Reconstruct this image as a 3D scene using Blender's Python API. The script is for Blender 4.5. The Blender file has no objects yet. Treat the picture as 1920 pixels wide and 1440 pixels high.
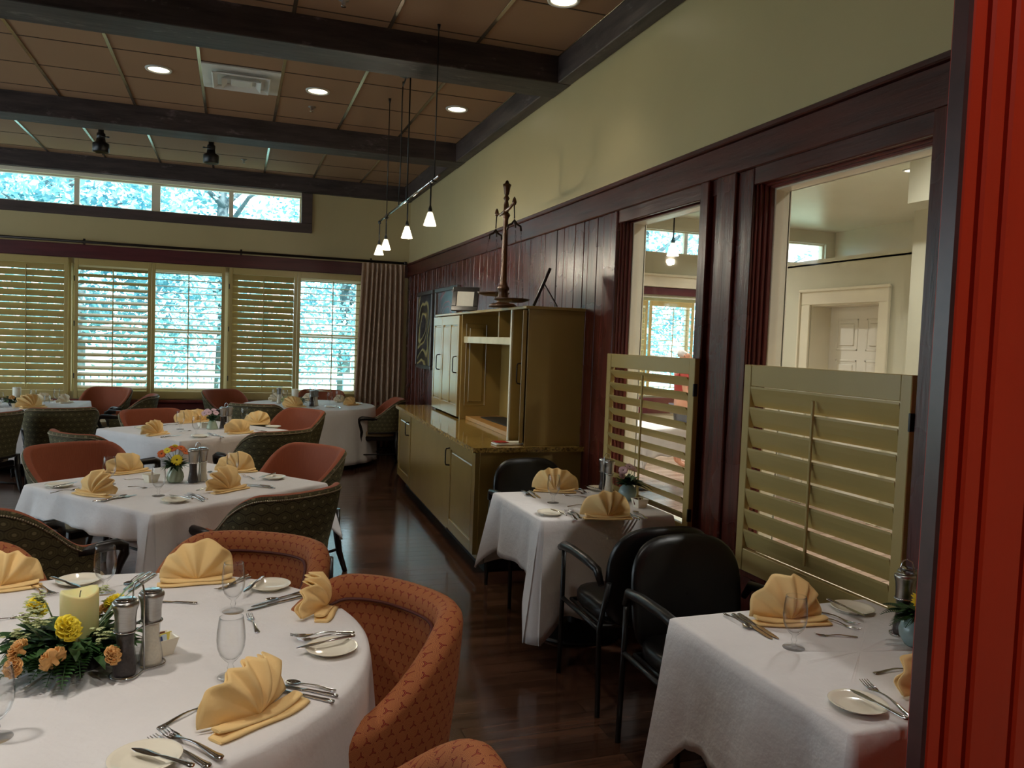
import bpy, math, random
from mathutils import Vector, Matrix
PI = math.pi
SC = bpy.context.scene
COL = SC.collection
def R(a): return math.radians(a)

# ------------------------------------------------------------ camera, world, sun, exposure
cam_d = bpy.data.cameras.new('camera'); cam = bpy.data.objects.new('camera', cam_d); COL.objects.link(cam)
# columns: camera right / up / back axes expressed in the room's frame
CR = ((0.94453859, -0.01733243, -0.32794274), (-0.32635927, 0.06162468, -0.94323487), (0.03655791, 0.99794889, 0.05255029))
M4 = Matrix(((CR[0][0], CR[0][1], CR[0][2], 0), (CR[1][0], CR[1][1], CR[1][2], 0), (CR[2][0], CR[2][1], CR[2][2], 1.68), (0, 0, 0, 1)))
cam.matrix_world = M4
cam_d.sensor_fit = 'HORIZONTAL'; cam_d.sensor_width = 36.0; cam_d.lens = 36.0*1500/1920
cam_d.clip_start = 0.05; cam_d.clip_end = 200
SC.camera = cam
SC.view_settings.view_transform = 'Standard'
SC.view_settings.look = 'None'
SC.view_settings.gamma = 1.0
SC.view_settings.use_curve_mapping = False
SC.view_settings.exposure = 0.17
W = bpy.data.worlds.new('sky'); SC.world = W; W.use_nodes = True
bg = W.node_tree.nodes['Background']
bg.inputs[0].default_value = (0.80, 0.92, 1.0, 1); bg.inputs[1].default_value = 4.4
sd = bpy.data.lights.new('sun', 'SUN'); sd.energy = 11.0; sd.angle = R(1.5); sd.color = (1.0, 0.97, 0.9)
sun = bpy.data.objects.new('sun', sd); COL.objects.link(sun)
sun.rotation_euler = (R(38), 0, R(28))           # high, over the roof, onto the garden
LAMP = 1.25

# ------------------------------------------------------------ mesh builder
class MB:
    def __init__(s): s.v = []; s.f = []; s.uv = []; s.sm = []
    def add(s, vs, fs, uvs=None, smooth=False):
        b = len(s.v); s.v += [tuple(p) for p in vs]
        for i, f in enumerate(fs):
            s.f.append([b+k for k in f]); s.sm.append(smooth)
            s.uv.append(uvs[i] if uvs else None)
        return s
    def box(s, x0, x1, y0, y1, z0, z1, bev=0.0):
        if x0 > x1: x0, x1 = x1, x0
        if y0 > y1: y0, y1 = y1, y0
        if z0 > z1: z0, z1 = z1, z0
        b = min(bev, (x1-x0)*.45, (y1-y0)*.45, (z1-z0)*.45)
        if b <= 0:
            vs = [(x, y, z) for z in (z0, z1) for y in (y0, y1) for x in (x0, x1)]
            fs = [(0,2,3,1), (4,5,7,6), (0,1,5,4), (1,3,7,5), (3,2,6,7), (2,0,4,6)]
            return s.add(vs, fs)
        vs = []; idx = {}
        for i, x in enumerate((x0, x1)):
            for j, y in enumerate((y0, y1)):
                for k, z in enumerate((z0, z1)):
                    sx, sy, sz = (b if i == 0 else -b), (b if j == 0 else -b), (b if k == 0 else -b)
                    for a, p in enumerate(((x, y+sy, z+sz), (x+sx, y, z+sz), (x+sx, y+sy, z))):
                        idx[(i, j, k, a)] = len(vs); vs.append(p)
        fs = []
        for i in (0, 1): fs.append([idx[(i,0,0,0)], idx[(i,1,0,0)], idx[(i,1,1,0)], idx[(i,0,1,0)]])
        for j in (0, 1): fs.append([idx[(0,j,0,1)], idx[(1,j,0,1)], idx[(1,j,1,1)], idx[(0,j,1,1)]])
        for k in (0, 1): fs.append([idx[(0,0,k,2)], idx[(1,0,k,2)], idx[(1,1,k,2)], idx[(0,1,k,2)]])
        for j in (0, 1):
            for k in (0, 1): fs.append([idx[(0,j,k,1)], idx[(1,j,k,1)], idx[(1,j,k,2)], idx[(0,j,k,2)]])
        for i in (0, 1):
            for k in (0, 1): fs.append([idx[(i,0,k,0)], idx[(i,1,k,0)], idx[(i,1,k,2)], idx[(i,0,k,2)]])
        for i in (0, 1):
            for j in (0, 1): fs.append([idx[(i,j,0,0)], idx[(i,j,1,0)], idx[(i,j,1,1)], idx[(i,j,0,1)]])
        for i in (0, 1):
            for j in (0, 1):
                for k in (0, 1): fs.append([idx[(i,j,k,0)], idx[(i,j,k,1)], idx[(i,j,k,2)]])
        return s.add(vs, fs)
    def tube(s, pts, r, n=8, cap=True, closed=False):
        pts = [Vector(p) for p in pts]; m = len(pts)
        rs = r if isinstance(r, (list, tuple)) else [r]*m
        vs = []; up = None
        for i, p in enumerate(pts):
            if closed: t = pts[(i+1) % m]-pts[i-1]
            else: t = pts[min(i+1, m-1)]-pts[max(i-1, 0)]
            if t.length < 1e-9: t = Vector((0, 0, 1))
            t.normalize()
            if up is None:
                up = Vector((0, 0, 1)) if abs(t.z) < .9 else Vector((1, 0, 0))
            sd_ = t.cross(up)
            if sd_.length < 1e-6: sd_ = t.cross(Vector((0, 1, 0)))
            sd_.normalize(); up = sd_.cross(t).normalized()
            for k in range(n):
                a = 2*PI*k/n
                vs.append(p+(sd_*math.cos(a)+up*math.sin(a))*rs[i])
        fs = []
        for i in range(m if closed else m-1):
            j = (i+1) % m
            for k in range(n):
                fs.append((i*n+k, i*n+(k+1) % n, j*n+(k+1) % n, j*n+k))
        s.add(vs, fs, smooth=True)
        if cap and not closed:
            b = len(s.v)-len(vs)
            s.f.append([b+k for k in range(n)][::-1]); s.sm.append(False); s.uv.append(None)
            s.f.append([b+(m-1)*n+k for k in range(n)]); s.sm.append(False); s.uv.append(None)
        return s
    def lathe(s, prof, n=32, c=(0, 0, 0), sx=1.0, sy=1.0):
        vs = []; fs = []
        for r, z in prof:
            for k in range(n):
                a = 2*PI*k/n
                vs.append((c[0]+r*sx*math.cos(a), c[1]+r*sy*math.sin(a), c[2]+z))
        for i in range(len(prof)-1):
            for k in range(n):
                fs.append((i*n+k, i*n+(k+1) % n, (i+1)*n+(k+1) % n, (i+1)*n+k))
        return s.add(vs, fs, smooth=True)
    def grid(s, P, closed_u=False, UV=None):
        nu = len(P); nv = len(P[0]); vs = [p for row in P for p in row]; fs = []; uvs = [] if UV else None
        for i in range(nu if closed_u else nu-1):
            j = (i+1) % nu
            for k in range(nv-1):
                fs.append((i*nv+k, j*nv+k, j*nv+k+1, i*nv+k+1))
                if UV: uvs.append([UV[i][k], UV[j][k] if j > i else UV[j][k], UV[j][k+1], UV[i][k+1]])
        return s.add(vs, fs, uvs, True)
    def poly(s, pts, smooth=False): return s.add(pts, [list(range(len(pts)))], smooth=smooth)
    def prism(s, outline, ax, d0, d1):
        def P(a, b, d):
            return {'x': (d, a, b), 'y': (a, d, b), 'z': (a, b, d)}[ax]
        n = len(outline)
        vs = [P(a, b, d0) for a, b in outline]+[P(a, b, d1) for a, b in outline]
        fs = [list(range(n)), list(range(n, 2*n))[::-1]]
        for i in range(n): fs.append((i, (i+1) % n, n+(i+1) % n, n+i))
        return s.add(vs, fs)
    def xf(s, M):
        s.v = [tuple(M @ Vector(p)) for p in s.v]; return s
    def fn(s, f): s.v = [f(*p) for p in s.v]; return s
    def merge(s, o, M=None):
        b = len(s.v)
        s.v += [tuple(M @ Vector(p)) for p in o.v] if M else list(o.v)
        s.f += [[b+k for k in f] for f in o.f]; s.uv += o.uv; s.sm += o.sm
        return s
    def build(s, name, m, parent=None, recalc=True, mods=None):
        me = bpy.data.meshes.new(name)
        me.from_pydata(s.v, [], s.f)
        if any(u is not None for u in s.uv):
            ul = me.uv_layers.new(name='UVMap'); li = 0
            for f, u in zip(s.f, s.uv):
                for k in range(len(f)):
                    ul.data[li].uv = u[k] if u else (0, 0)
                    li += 1
        me.polygons.foreach_set('use_smooth', s.sm)
        me.update()
        if recalc:
            import bmesh
            bm = bmesh.new(); bm.from_mesh(me); bmesh.ops.recalc_face_normals(bm, faces=bm.faces); bm.to_mesh(me); bm.free()
        if m: me.materials.append(m)
        o = bpy.data.objects.new(name, me); COL.objects.link(o)
        if parent: o.parent = parent
        if mods: mods(o)
        return o

def thing(name, label, cat, loc=(0, 0, 0), rz=0.0, group=None):
    o = bpy.data.objects.new(name, None); COL.objects.link(o)
    o.empty_display_size = .1
    o.location = loc; o.rotation_euler = (0, 0, rz); o['label'] = label; o['category'] = cat
    if group: o['group'] = group
    return o
def tag(o, label, cat, group=None):
    o['label'] = label; o['category'] = cat
    if group: o['group'] = group
    return o
def struct(o): o['kind'] = 'structure'; return o
KIDS = {}
def kids(o):
    return [c for c in bpy.data.objects if c.parent == o]
def dup(root, loc, rz, label, group=None, scale=None):
    def cp(o, par):
        c = o.copy(); COL.objects.link(c); c.parent = par
        for ch in kids(o): cp(ch, c)
        return c
    r = cp(root, None)
    r.location = loc; r.rotation_euler = (0, 0, rz); r['label'] = label
    if scale: r.scale = scale
    if group: r['group'] = group
    elif 'group' in r.keys(): del r['group']
    return r

# ------------------------------------------------------------ materials
class NT:
    def __init__(s, name):
        s.m = bpy.data.materials.new(name); s.m.use_nodes = True; s.t = s.m.node_tree
        s.b = s.t.nodes['Principled BSDF']
    def n(s, typ, **kw):
        nd = s.t.nodes.new(typ)
        for k, v in kw.items(): setattr(nd, k, v)
        return nd
    def l(s, a, b): s.t.links.new(a, b)
    def math(s, op, a, b=None, c=None):
        nd = s.n('ShaderNodeMath', operation=op)
        for i, x in enumerate((a, b, c)):
            if x is None: continue
            if isinstance(x, (int, float)): nd.inputs[i].default_value = x
            else: s.l(x, nd.inputs[i])
        return nd.outputs[0]
    def mix(s, fac, a, b):
        nd = s.n('ShaderNodeMix', data_type='RGBA')
        for i, x in ((0, fac), (6, a), (7, b)):
            if isinstance(x, (int, float)): nd.inputs[i].default_value = x
            elif isinstance(x, tuple): nd.inputs[i].default_value = (*x, 1) if len(x) == 3 else x
            else: s.l(x, nd.inputs[i])
        return nd.outputs[2]
    def obj(s): return s.n('ShaderNodeTexCoord').outputs['Object']
    def uv(s): return s.n('ShaderNodeTexCoord').outputs['UV']
    def noise(s, vec, scale, detail=4, rough=.55, stretch=None):
        if stretch:
            mp = s.n('ShaderNodeMapping'); s.l(vec, mp.inputs[0]); mp.inputs['Scale'].default_value = stretch; vec = mp.outputs[0]
        nd = s.n('ShaderNodeTexNoise'); s.l(vec, nd.inputs['Vector'])
        nd.inputs['Scale'].default_value = scale; nd.inputs['Detail'].default_value = detail; nd.inputs['Roughness'].default_value = rough
        return nd.outputs[0]
    def ramp(s, fac, stops):
        nd = s.n('ShaderNodeValToRGB'); s.l(fac, nd.inputs[0]); cr = nd.color_ramp
        while len(cr.elements) < len(stops): cr.elements.new(.5)
        for e, (p, c) in zip(cr.elements, stops): e.position = p; e.color = (*c, 1)
        return nd.outputs[0]
    def bump(s, h, strength=.3, dist=.01, prev=None):
        nd = s.n('ShaderNodeBump'); nd.inputs['Strength'].default_value = strength; nd.inputs['Distance'].default_value = dist
        s.l(h, nd.inputs['Height'])
        if prev is not None: s.l(prev, nd.inputs['Normal'])
        s.l(nd.outputs[0], s.b.inputs['Normal']); return nd.outputs[0]
    def col(s, c):
        if isinstance(c, tuple): s.b.inputs['Base Color'].default_value = (*c, 1)
        else: s.l(c, s.b.inputs['Base Color'])
    def rm(s, r, metal=0.0, spec=None, coat=None):
        if isinstance(r, (int, float)): s.b.inputs['Roughness'].default_value = r
        else: s.l(r, s.b.inputs['Roughness'])
        s.b.inputs['Metallic'].default_value = metal
        if spec is not None: s.b.inputs['Specular IOR Level'].default_value = spec
        if coat: s.b.inputs['Coat Weight'].default_value = coat; s.b.inputs['Coat Roughness'].default_value = .12
def hexc(h):
    def f(v): v = v/255; return v/12.92 if v <= .04045 else ((v+.055)/1.055)**2.4
    return (f(int(h[0:2], 16)), f(int(h[2:4], 16)), f(int(h[4:6], 16)))
def simple(name, c, r=.5, metal=0, var=.12, scale=6, bump=0.0, bscale=60, spec=None, coat=None, stretch=None):
    t = NT(name); v = t.obj()
    nz = t.noise(v, scale, 5, stretch=stretch)
    dark = tuple(x*(1-var) for x in c); light = tuple(min(1, x*(1+var)) for x in c)
    t.col(t.ramp(nz, [(.3, dark), (.7, light)]))
    t.rm(r, metal, spec, coat)
    if bump: t.bump(t.noise(v, bscale, 6, stretch=stretch), bump, .004)
    return t.m
def wood(name, c1, c2, r=.4, stretch=(1, 1, .08), scale=14, bump=.35, coat=None, wear=None):
    t = NT(name); v = t.obj()
    g = t.noise(v, scale, 8, .65, stretch=stretch)
    big = t.noise(v, 1.7, 3)
    c = t.ramp(g, [(.32, c1), (.66, c2)])
    if wear:
        w = t.noise(v, scale*.5, 8, .75, stretch=tuple(math.sqrt(x) for x in stretch))
        k = t.ramp(w, [(.58, (0, 0, 0)), (.70, (1, 1, 1))])
        c = t.mix(t.math('MULTIPLY', k, .6), c, wear)
    t.col(c); t.rm(t.math('MULTIPLY_ADD', big, .25, r-.12), 0, None, coat)
    t.bump(g, bump, .004)
    return t.m
M = {}
M['wall'] = simple('olive_beige_wall_paint', hexc('B8A87C'), .36, var=.03, scale=2, bump=.05, bscale=220)
M['adjwall'] = simple('cream_wall_paint', hexc('CBC8B2'), .35, var=.03, scale=2, bump=.05, bscale=220)
M['creamtrim'] = simple('cream_gloss_trim', hexc('E2DAC2'), .3, var=.03)
M['whitedoor'] = simple('white_door_paint', hexc('E4DFD2'), .35, var=.02)
M['beam'] = wood('dark_rough_beam', hexc('1E1817'), hexc('463A38'), .55, (.12, 1, 1), 16, .6, wear=hexc('8A7D7C'))
M['beam_y'] = wood('dark_rough_beam_lengthwise', hexc('241C1B'), hexc('50433F'), .55, (1, .12, 1), 16, .6, wear=hexc('857877'))
M['trimdark'] = wood('dark_window_trim_wood', hexc('3A2E2A'), hexc('554542'), .5, (.12, 1, 1), 12, .3)
M['redwood'] = wood('distressed_red_brown_panelling', hexc('36130E'), hexc('5E271C'), .27, (1, 1, .07), 18, .8, wear=hexc('4A2523'))
M['redjamb_lit'] = wood('lit_red_brown_jamb', hexc('4A1A14'), hexc('6E2C22'), .35, (1, 1, .07), 12, .25)  # lighter copy of the red wood, for light falling on the jamb steps
M['redwood_y'] = wood('distressed_red_brown_rail', hexc('34140F'), hexc('58281E'), .34, (1, .07, 1), 16, .5, wear=hexc('4A2523'))
M['redwood_x'] = wood('red_brown_window_header', hexc('3E1518'), hexc('5C2428'), .4, (.07, 1, 1), 12, .3)
M['redpaint'] = simple('barn_red_paint', hexc('B42A10'), .42, var=.12, scale=5, bump=.06, bscale=90, stretch=(1, 1, .2))
M['shutter'] = simple('khaki_shutter_paint', hexc('B29C62'), .33, var=.03, scale=3)
M['cab'] = simple('mustard_cabinet_paint', hexc('9A8048'), .24, var=.05, scale=3, bump=.03, bscale=50)
M['cabdark'] = simple('black_toe_kick', hexc('181410'), .6)
M['blackwood'] = simple('black_lacquered_wood', hexc('1A1513'), .28, var=.2, scale=9)
M['vinyl'] = simple('black_vinyl', hexc('0F0E0E'), .33, var=.15, scale=8, bump=.12, bscale=260)
M['blackmetal'] = simple('black_metal', hexc('121212'), .38, var=.1)
M['iron'] = simple('dark_iron_pull', hexc('2A211C'), .4, .6)
M['steel'] = simple('polished_steel', hexc('C9C9C9'), .13, 1.0, var=.05)
M['brushed'] = simple('brushed_steel', hexc('A8A6A2'), .3, 1.0, var=.08, scale=30, stretch=(1, 1, 12))
M['brass'] = simple('aged_brass', hexc('45290F'), .34, .3, var=.25, scale=12)
M['china'] = simple('white_china', hexc('F4EDDA'), .12, var=.01)
M['seattan'] = simple('tan_seat_vinyl', hexc('BFA984'), .45, var=.08)
M['candle'] = simple('pale_yellow_wax', hexc('E6DFA0'), .45, var=.03); M['candle'].node_tree.nodes['Principled BSDF'].inputs['Subsurface Weight'].default_value = .25
M['candlew'] = simple('white_wax', hexc('EDEBDC'), .45, var=.02)
M['wick'] = simple('black_wick', hexc('222018'), .8)
M['pepper'] = simple('black_peppercorns', hexc('2C2220'), .5, var=.7, scale=160, bump=.5, bscale=160)
M['salt'] = simple('white_salt', hexc('DDD6C6'), .7, var=.08, scale=150)
M['vase_sage'] = simple('sage_green_glaze', hexc('A9B8A0'), .22, var=.12, scale=9)
M['vase_blue'] = simple('grey_blue_glaze', hexc('8FA8A8'), .18, var=.15, scale=9)
M['bowlblack'] = simple('black_plastic_bowl', hexc('0E1110'), .4)
M['grass_lawn'] = simple('pale_lawn', hexc('9FB79B'), .9, var=.3, scale=3)
M['bark'] = simple('tree_bark', hexc('5C6E72'), .9, var=.3, scale=8)
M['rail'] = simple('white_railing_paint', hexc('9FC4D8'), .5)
M['curtain'] = simple('taupe_curtain_cloth', hexc('A88D77'), .85, var=.12, scale=14, bump=.2, bscale=150)
M['paper'] = simple('cream_certificate_paper', hexc('D9D6C8'), .6, var=.04, scale=30)
M['redplastic'] = simple('red_plastic', hexc('B3161C'), .3, var=.05)
M['vent'] = simple('white_vent_enamel', hexc('CFCFC8'), .35, var=.03)
M['tee'] = simple('metal_ceiling_tee', hexc('B0A088'), .2, .85, var=.05)
M['skin'] = simple('skin', hexc('D9A084'), .5, var=.05)
M['hair'] = simple('white_hair', hexc('DAD8D4'), .7, var=.1, scale=60, bump=.4, bscale=90)
M['shirt'] = simple('red_shirt_cloth', hexc('B23A3A'), .8, var=.1)
M['trousers'] = simple('grey_trouser_cloth', hexc('5A6270'), .8, var=.1)
M['pad'] = simple('black_mat', hexc('14120F'), .6)

def cloth_mat(name, c):
    t = NT(name); v = t.obj()
    a = t.noise(v, 5, 5, .6); b = t.noise(v, 420, 2)
    t.col(t.ramp(a, [(.3, tuple(x*.94 for x in c)), (.7, c)])); t.rm(.75, 0, .2)
    nb = t.bump(a, .35, .03); t.bump(b, .12, .002, nb)
    return t.m
M['linen'] = cloth_mat('white_table_linen', hexc('E6E3E2'))
M['napkin'] = cloth_mat('peach_gold_napkin', hexc('F8D596'))
M['napkinw'] = cloth_mat('cream_napkin', hexc('EFE2C6'))

def glass_mat(name, tint=(.97, .985, .985), base=.03, k=.9, edge=1.0):
    t = NT(name); nt = t.t
    tr = t.n('ShaderNodeBsdfTransparent'); tr.inputs[0].default_value = (*tint, 1)
    gl = t.n('ShaderNodeBsdfGlossy'); gl.inputs['Roughness'].default_value = .03
    lw = t.n('ShaderNodeLayerWeight'); lw.inputs[0].default_value = .5
    t.l(t.mix(t.math('POWER', lw.outputs['Facing'], 3.0), tint, tuple(x*edge for x in tint)), tr.inputs[0])
    f = t.math('MULTIPLY_ADD', t.math('POWER', lw.outputs['Facing'], 4.0), k, base)
    mx = t.n('ShaderNodeMixShader')
    t.l(f, mx.inputs[0]); t.l(tr.outputs[0], mx.inputs[1]); t.l(gl.outputs[0], mx.inputs[2])
    t.l(mx.outputs[0], nt.nodes['Material Output'].inputs[0]); nt.nodes.remove(t.b)
    return t.m
M['glass'] = glass_mat('clear_drinking_glass', (.99, .993, .993), .022, .8, .62)
M['pane'] = glass_mat('window_glass', (.97, .985, .99), .02, .5)

def emit(name, c, s):
    t = NT(name); t.b.inputs['Base Color'].default_value = (*c, 1)
    t.b.inputs['Emission Color'].default_value = (*c, 1); t.b.inputs['Emission Strength'].default_value = s
    return t.m
M['bulb'] = emit('recessed_lamp_lens', (1.0, .86, .62), 4.0)
M['bulbp'] = emit('pendant_bulb', (1.0, .9, .72), 14.0)
def frost():
    t = NT('ribbed_frosted_shade'); t.col((.9, .88, .82)); t.rm(.35)
    t.b.inputs['Transmission Weight'].default_value = .85; t.b.inputs['IOR'].default_value = 1.2
    t.b.inputs['Emission Color'].default_value = (1, .9, .72, 1); t.b.inputs['Emission Strength'].default_value = .35
    return t.m
M['shade'] = frost()

def floor_mat():
    t = NT('glossy_dark_plank_floor'); v = t.obj()
    br = t.n('ShaderNodeTexBrick'); t.l(v, br.inputs['Vector'])
    br.offset = .37; br.offset_frequency = 2; br.squash = 1.0
    for k, x in (('Scale', 1.0), ('Mortar Size', .0022), ('Mortar Smooth', .3), ('Bias', 0.0), ('Brick Width', .95), ('Row Height', .125)): br.inputs[k].default_value = x
    br.inputs['Color1'].default_value = (.0, .0, .0, 1); br.inputs['Color2'].default_value = (1, 1, 1, 1); br.inputs['Mortar'].default_value = (.5, .5, .5, 1)
    g = t.noise(v, 9, 8, .65, stretch=(.14, 1.6, 1))
    c = t.ramp(g, [(.3, hexc('22150F')), (.7, hexc('4A3023'))])
    c2 = t.mix(t.math('MULTIPLY', br.outputs['Color'], .65), c, t.ramp(g, [(.3, hexc('432A1E')), (.7, hexc('74503C'))]))
    c3 = t.mix(br.outputs['Fac'], c2, hexc('0C0705'))
    t.col(c3); t.rm(t.math('MULTIPLY_ADD', g, .13, .07), 0, .6)
    h = t.math('SUBTRACT', 1.0, br.outputs['Fac'])
    nb = t.bump(h, .5, .004); t.bump(g, .12, .006, nb)
    return t.m
M['floor'] = floor_mat()
def ceil_mat():
    t = NT('tan_ceiling_tile'); v = t.obj()
    a = t.noise(v, 260, 3); b = t.noise(v, 1.2, 2)
    t.col(t.mix(b, hexc('8E6C4E'), hexc('987656'))); t.rm(.8); t.bump(a, .25, .002)
    return t.m
M['ceil'] = ceil_mat()
def granite():
    t = NT('speckled_gold_granite'); v = t.obj()
    vo = t.n('ShaderNodeTexVoronoi'); t.l(v, vo.inputs['Vector']); vo.inputs['Scale'].default_value = 90
    a = t.noise(v, 55, 6, .7)
    c = t.ramp(a, [(.3, hexc('4A3A20')), (.45, hexc('8A6F38')), (.6, hexc('B9994F')), (.75, hexc('D9C68A'))])
    sp = t.n('ShaderNodeSeparateColor'); t.l(vo.outputs['Color'], sp.inputs[0])
    c = t.mix(t.math('MULTIPLY', t.math('GREATER_THAN', sp.outputs[0], .8), .6), c, hexc('2E2415'))
    t.col(c); t.rm(.1, 0, .5); return t.m
M['granite'] = granite()

def hexlat(t, vec, size):
    """nearest centre of a hexagonal lattice: returns gx, gy, r and the gap between the two nearest"""
    sp = t.n('ShaderNodeSeparateXYZ'); t.l(vec, sp.inputs[0])
    x = t.math('DIVIDE', sp.outputs[0], size); y = t.math('DIVIDE', sp.outputs[1], size)
    S3 = math.sqrt(3)
    def cell(xx, yy, ox, oy):
        fx = t.math('SUBTRACT', t.math('FRACT', t.math('ADD', xx, 50+ox)), .5)
        fy = t.math('MULTIPLY', t.math('SUBTRACT', t.math('FRACT', t.math('DIVIDE', t.math('ADD', yy, 50*S3+oy), S3)), .5), S3)
        r2 = t.math('SQRT', t.math('ADD', t.math('MULTIPLY', fx, fx), t.math('MULTIPLY', fy, fy)))
        return fx, fy, r2
    ax, ay, ar = cell(x, y, 0, 0); bx, by, br_ = cell(x, y, .5, S3/2)
    k = t.math('LESS_THAN', br_, ar)
    def sel(a, b): return t.math('ADD', t.math('MULTIPLY', a, t.math('SUBTRACT', 1.0, k)), t.math('MULTIPLY', b, k))
    return sel(ax, bx), sel(ay, by), sel(ar, br_), t.math('ABSOLUTE', t.math('SUBTRACT', ar, br_))
def fabric_a():
    t = NT('orange_triskele_woven_fabric'); v = t.uv()
    gx, gy, r, e = hexlat(t, v, .038)
    ph = t.math('ARCTAN2', gx, gy)
    m = t.math('MULTIPLY', r, t.math('ABSOLUTE', t.math('SINE', t.math('MULTIPLY', ph, 1.5))))
    d_ = t.math('SQRT', t.math('ADD', t.math('MULTIPLY', m, m), t.math('POWER', t.math('MAXIMUM', t.math('SUBTRACT', r, .25), 0.0), 2.0)))
    arm = t.math('LESS_THAN', d_, .085)
    core = t.math('LESS_THAN', d_, .03)
    ln = t.math('GREATER_THAN', t.math('SINE', t.math('MULTIPLY', d_, 62)), .3)
    nz = t.noise(t.obj(), 500, 2)
    base = t.mix(nz, hexc('84482C'), hexc('9C5C3A'))
    c = t.mix(t.math('MULTIPLY', ln, .55), base, hexc('C08048'))
    c = t.mix(arm, c, hexc('5E1A12')); c = t.mix(core, c, hexc('A04A30'))
    t.col(c); t.rm(.75, 0, .25); t.bump(nz, .3, .002)
    return t.m
M['fabA'] = fabric_a()
def fabric_green():
    t = NT('olive_medallion_woven_fabric'); v = t.uv()
    gx, gy, r, e = hexlat(t, v, .06)
    ring = t.math('GREATER_THAN', t.math('SINE', t.math('MULTIPLY', r, 40)), .5)
    edge = t.math('LESS_THAN', e, .09)
    nz = t.noise(t.obj(), 400, 2); nb = t.noise(t.obj(), 40, 2)
    c = t.mix(nz, hexc('4A4430'), hexc('6C6648'))
    c = t.mix(t.math('MULTIPLY', ring, .5), c, hexc('3A3226'))
    c = t.mix(t.math('MULTIPLY', edge, .7), c, hexc('2E2620'))
    c = t.mix(t.math('MULTIPLY', t.math('LESS_THAN', r, .12), .7), c, hexc('8E8460'))
    t.col(c); t.rm(.8, 0, .2); t.bump(nz, .3, .002)
    return t.m
M['fabG'] = fabric_green()
def fabric_orange():
    t = NT('rust_ribbed_fabric'); v = t.uv()
    sp = t.n('ShaderNodeSeparateXYZ'); t.l(v, sp.inputs[0])
    s = t.math('SINE', t.math('MULTIPLY', sp.outputs[0], 900))
    nz = t.noise(v, 60, 3, stretch=(4, .2, 1))
    c = t.mix(nz, hexc('82402A'), hexc('9C5638'))
    t.col(c); t.rm(.7, 0, .3); t.bump(t.math('ADD', t.math('MULTIPLY', s, .5), nz), .25, .002)
    return t.m
M['fabO'] = fabric_orange()
M['piping'] = simple('maroon_piping', hexc('4E1C14'), .6)
def leaf_mat(name, c1, c2):
    t = NT(name); nz = t.noise(t.obj(), 9, 3)
    t.col(t.ramp(nz, [(.35, c1), (.65, c2)])); t.rm(.5)
    return t.m
M['leaf'] = leaf_mat('dark_green_foliage', hexc('1E3A1C'), hexc('3C6230'))
M['leafl'] = leaf_mat('light_green_foliage', hexc('5C7A4A'), hexc('A3B58A'))
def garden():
    t = NT('daylit_cyan_garden_leaves'); nz = t.noise(t.obj(), 1.5, 3)
    t.col(t.ramp(nz, [(.35, hexc('5FA8BC')), (.65, hexc('A6D6D8'))])); t.rm(.6)  # washed-out cyan of the daylight put into the leaf colour
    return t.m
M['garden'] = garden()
M['fy'] = simple('yellow_petals', hexc('F6DE3A'), .6, var=.12, scale=40)
M['fo'] = simple('peach_orange_petals', hexc('E2AE6C'), .6, var=.2, scale=40)
M['for_'] = simple('burnt_orange_petals', hexc('D2641E'), .6, var=.2, scale=40)
M['fp'] = simple('pale_pink_petals', hexc('D8B6BE'), .6, var=.12, scale=40)
M['fw'] = simple('small_white_green_blossom', hexc('B9BF8C'), .6, var=.15, scale=40)
M['fdark'] = simple('dark_flower_eye', hexc('3A2412'), .8)
def artmat(name, stops, scale, dist):
    t = NT(name); v = t.obj()
    w = t.n('ShaderNodeTexWave'); w.wave_type = 'RINGS'; t.l(v, w.inputs[0])
    w.inputs['Scale'].default_value = scale; w.inputs['Distortion'].default_value = dist; w.inputs['Detail'].default_value = 2
    nz = t.noise(v, 3, 2)
    t.col(t.ramp(t.math('MULTIPLY_ADD', nz, .6, t.math('MULTIPLY', w.outputs[1], .45)), stops)); t.rm(.25)
    return t.m
M['art1'] = artmat('abstract_tan_and_charcoal_print', [(.3, hexc('26242A')), (.45, hexc('4A4748')), (.58, hexc('B8A468')), (.7, hexc('2A2622'))], .8, 16)
M['art2'] = artmat('abstract_grey_and_red_print', [(.3, hexc('3A3C40')), (.5, hexc('5A5250')), (.62, hexc('8C3A3C')), (.75, hexc('2C2A2C'))], 1.6, 6)

# ------------------------------------------------------------ the setting
CZ = 3.935; BZ = 3.723; FY = 12.1; WX = 2.48
def holes(axis, p0, p1, a0, a1, z0, z1, hs):
    mb = MB()
    A = sorted({a0, a1, *[h[0] for h in hs], *[h[1] for h in hs]}); Z = sorted({z0, z1, *[h[2] for h in hs], *[h[3] for h in hs]})
    A = [a for a in A if a0 <= a <= a1]; Z = [z for z in Z if z0 <= z <= z1]
    for j in range(len(Z)-1):
        run = None
        for i in range(len(A)-1):
            ca, cz = (A[i]+A[i+1])/2, (Z[j]+Z[j+1])/2
            solid = not any(h[0] < ca < h[1] and h[2] < cz < h[3] for h in hs)
            if solid and run is None: run = A[i]
            if (not solid or i == len(A)-2) and run is not None:
                e = A[i+1] if solid else A[i]
                if axis == 'y': mb.box(run, e, p0, p1, Z[j], Z[j+1])
                else: mb.box(p0, p1, run, e, Z[j], Z[j+1])
                run = None
    return mb
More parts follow.
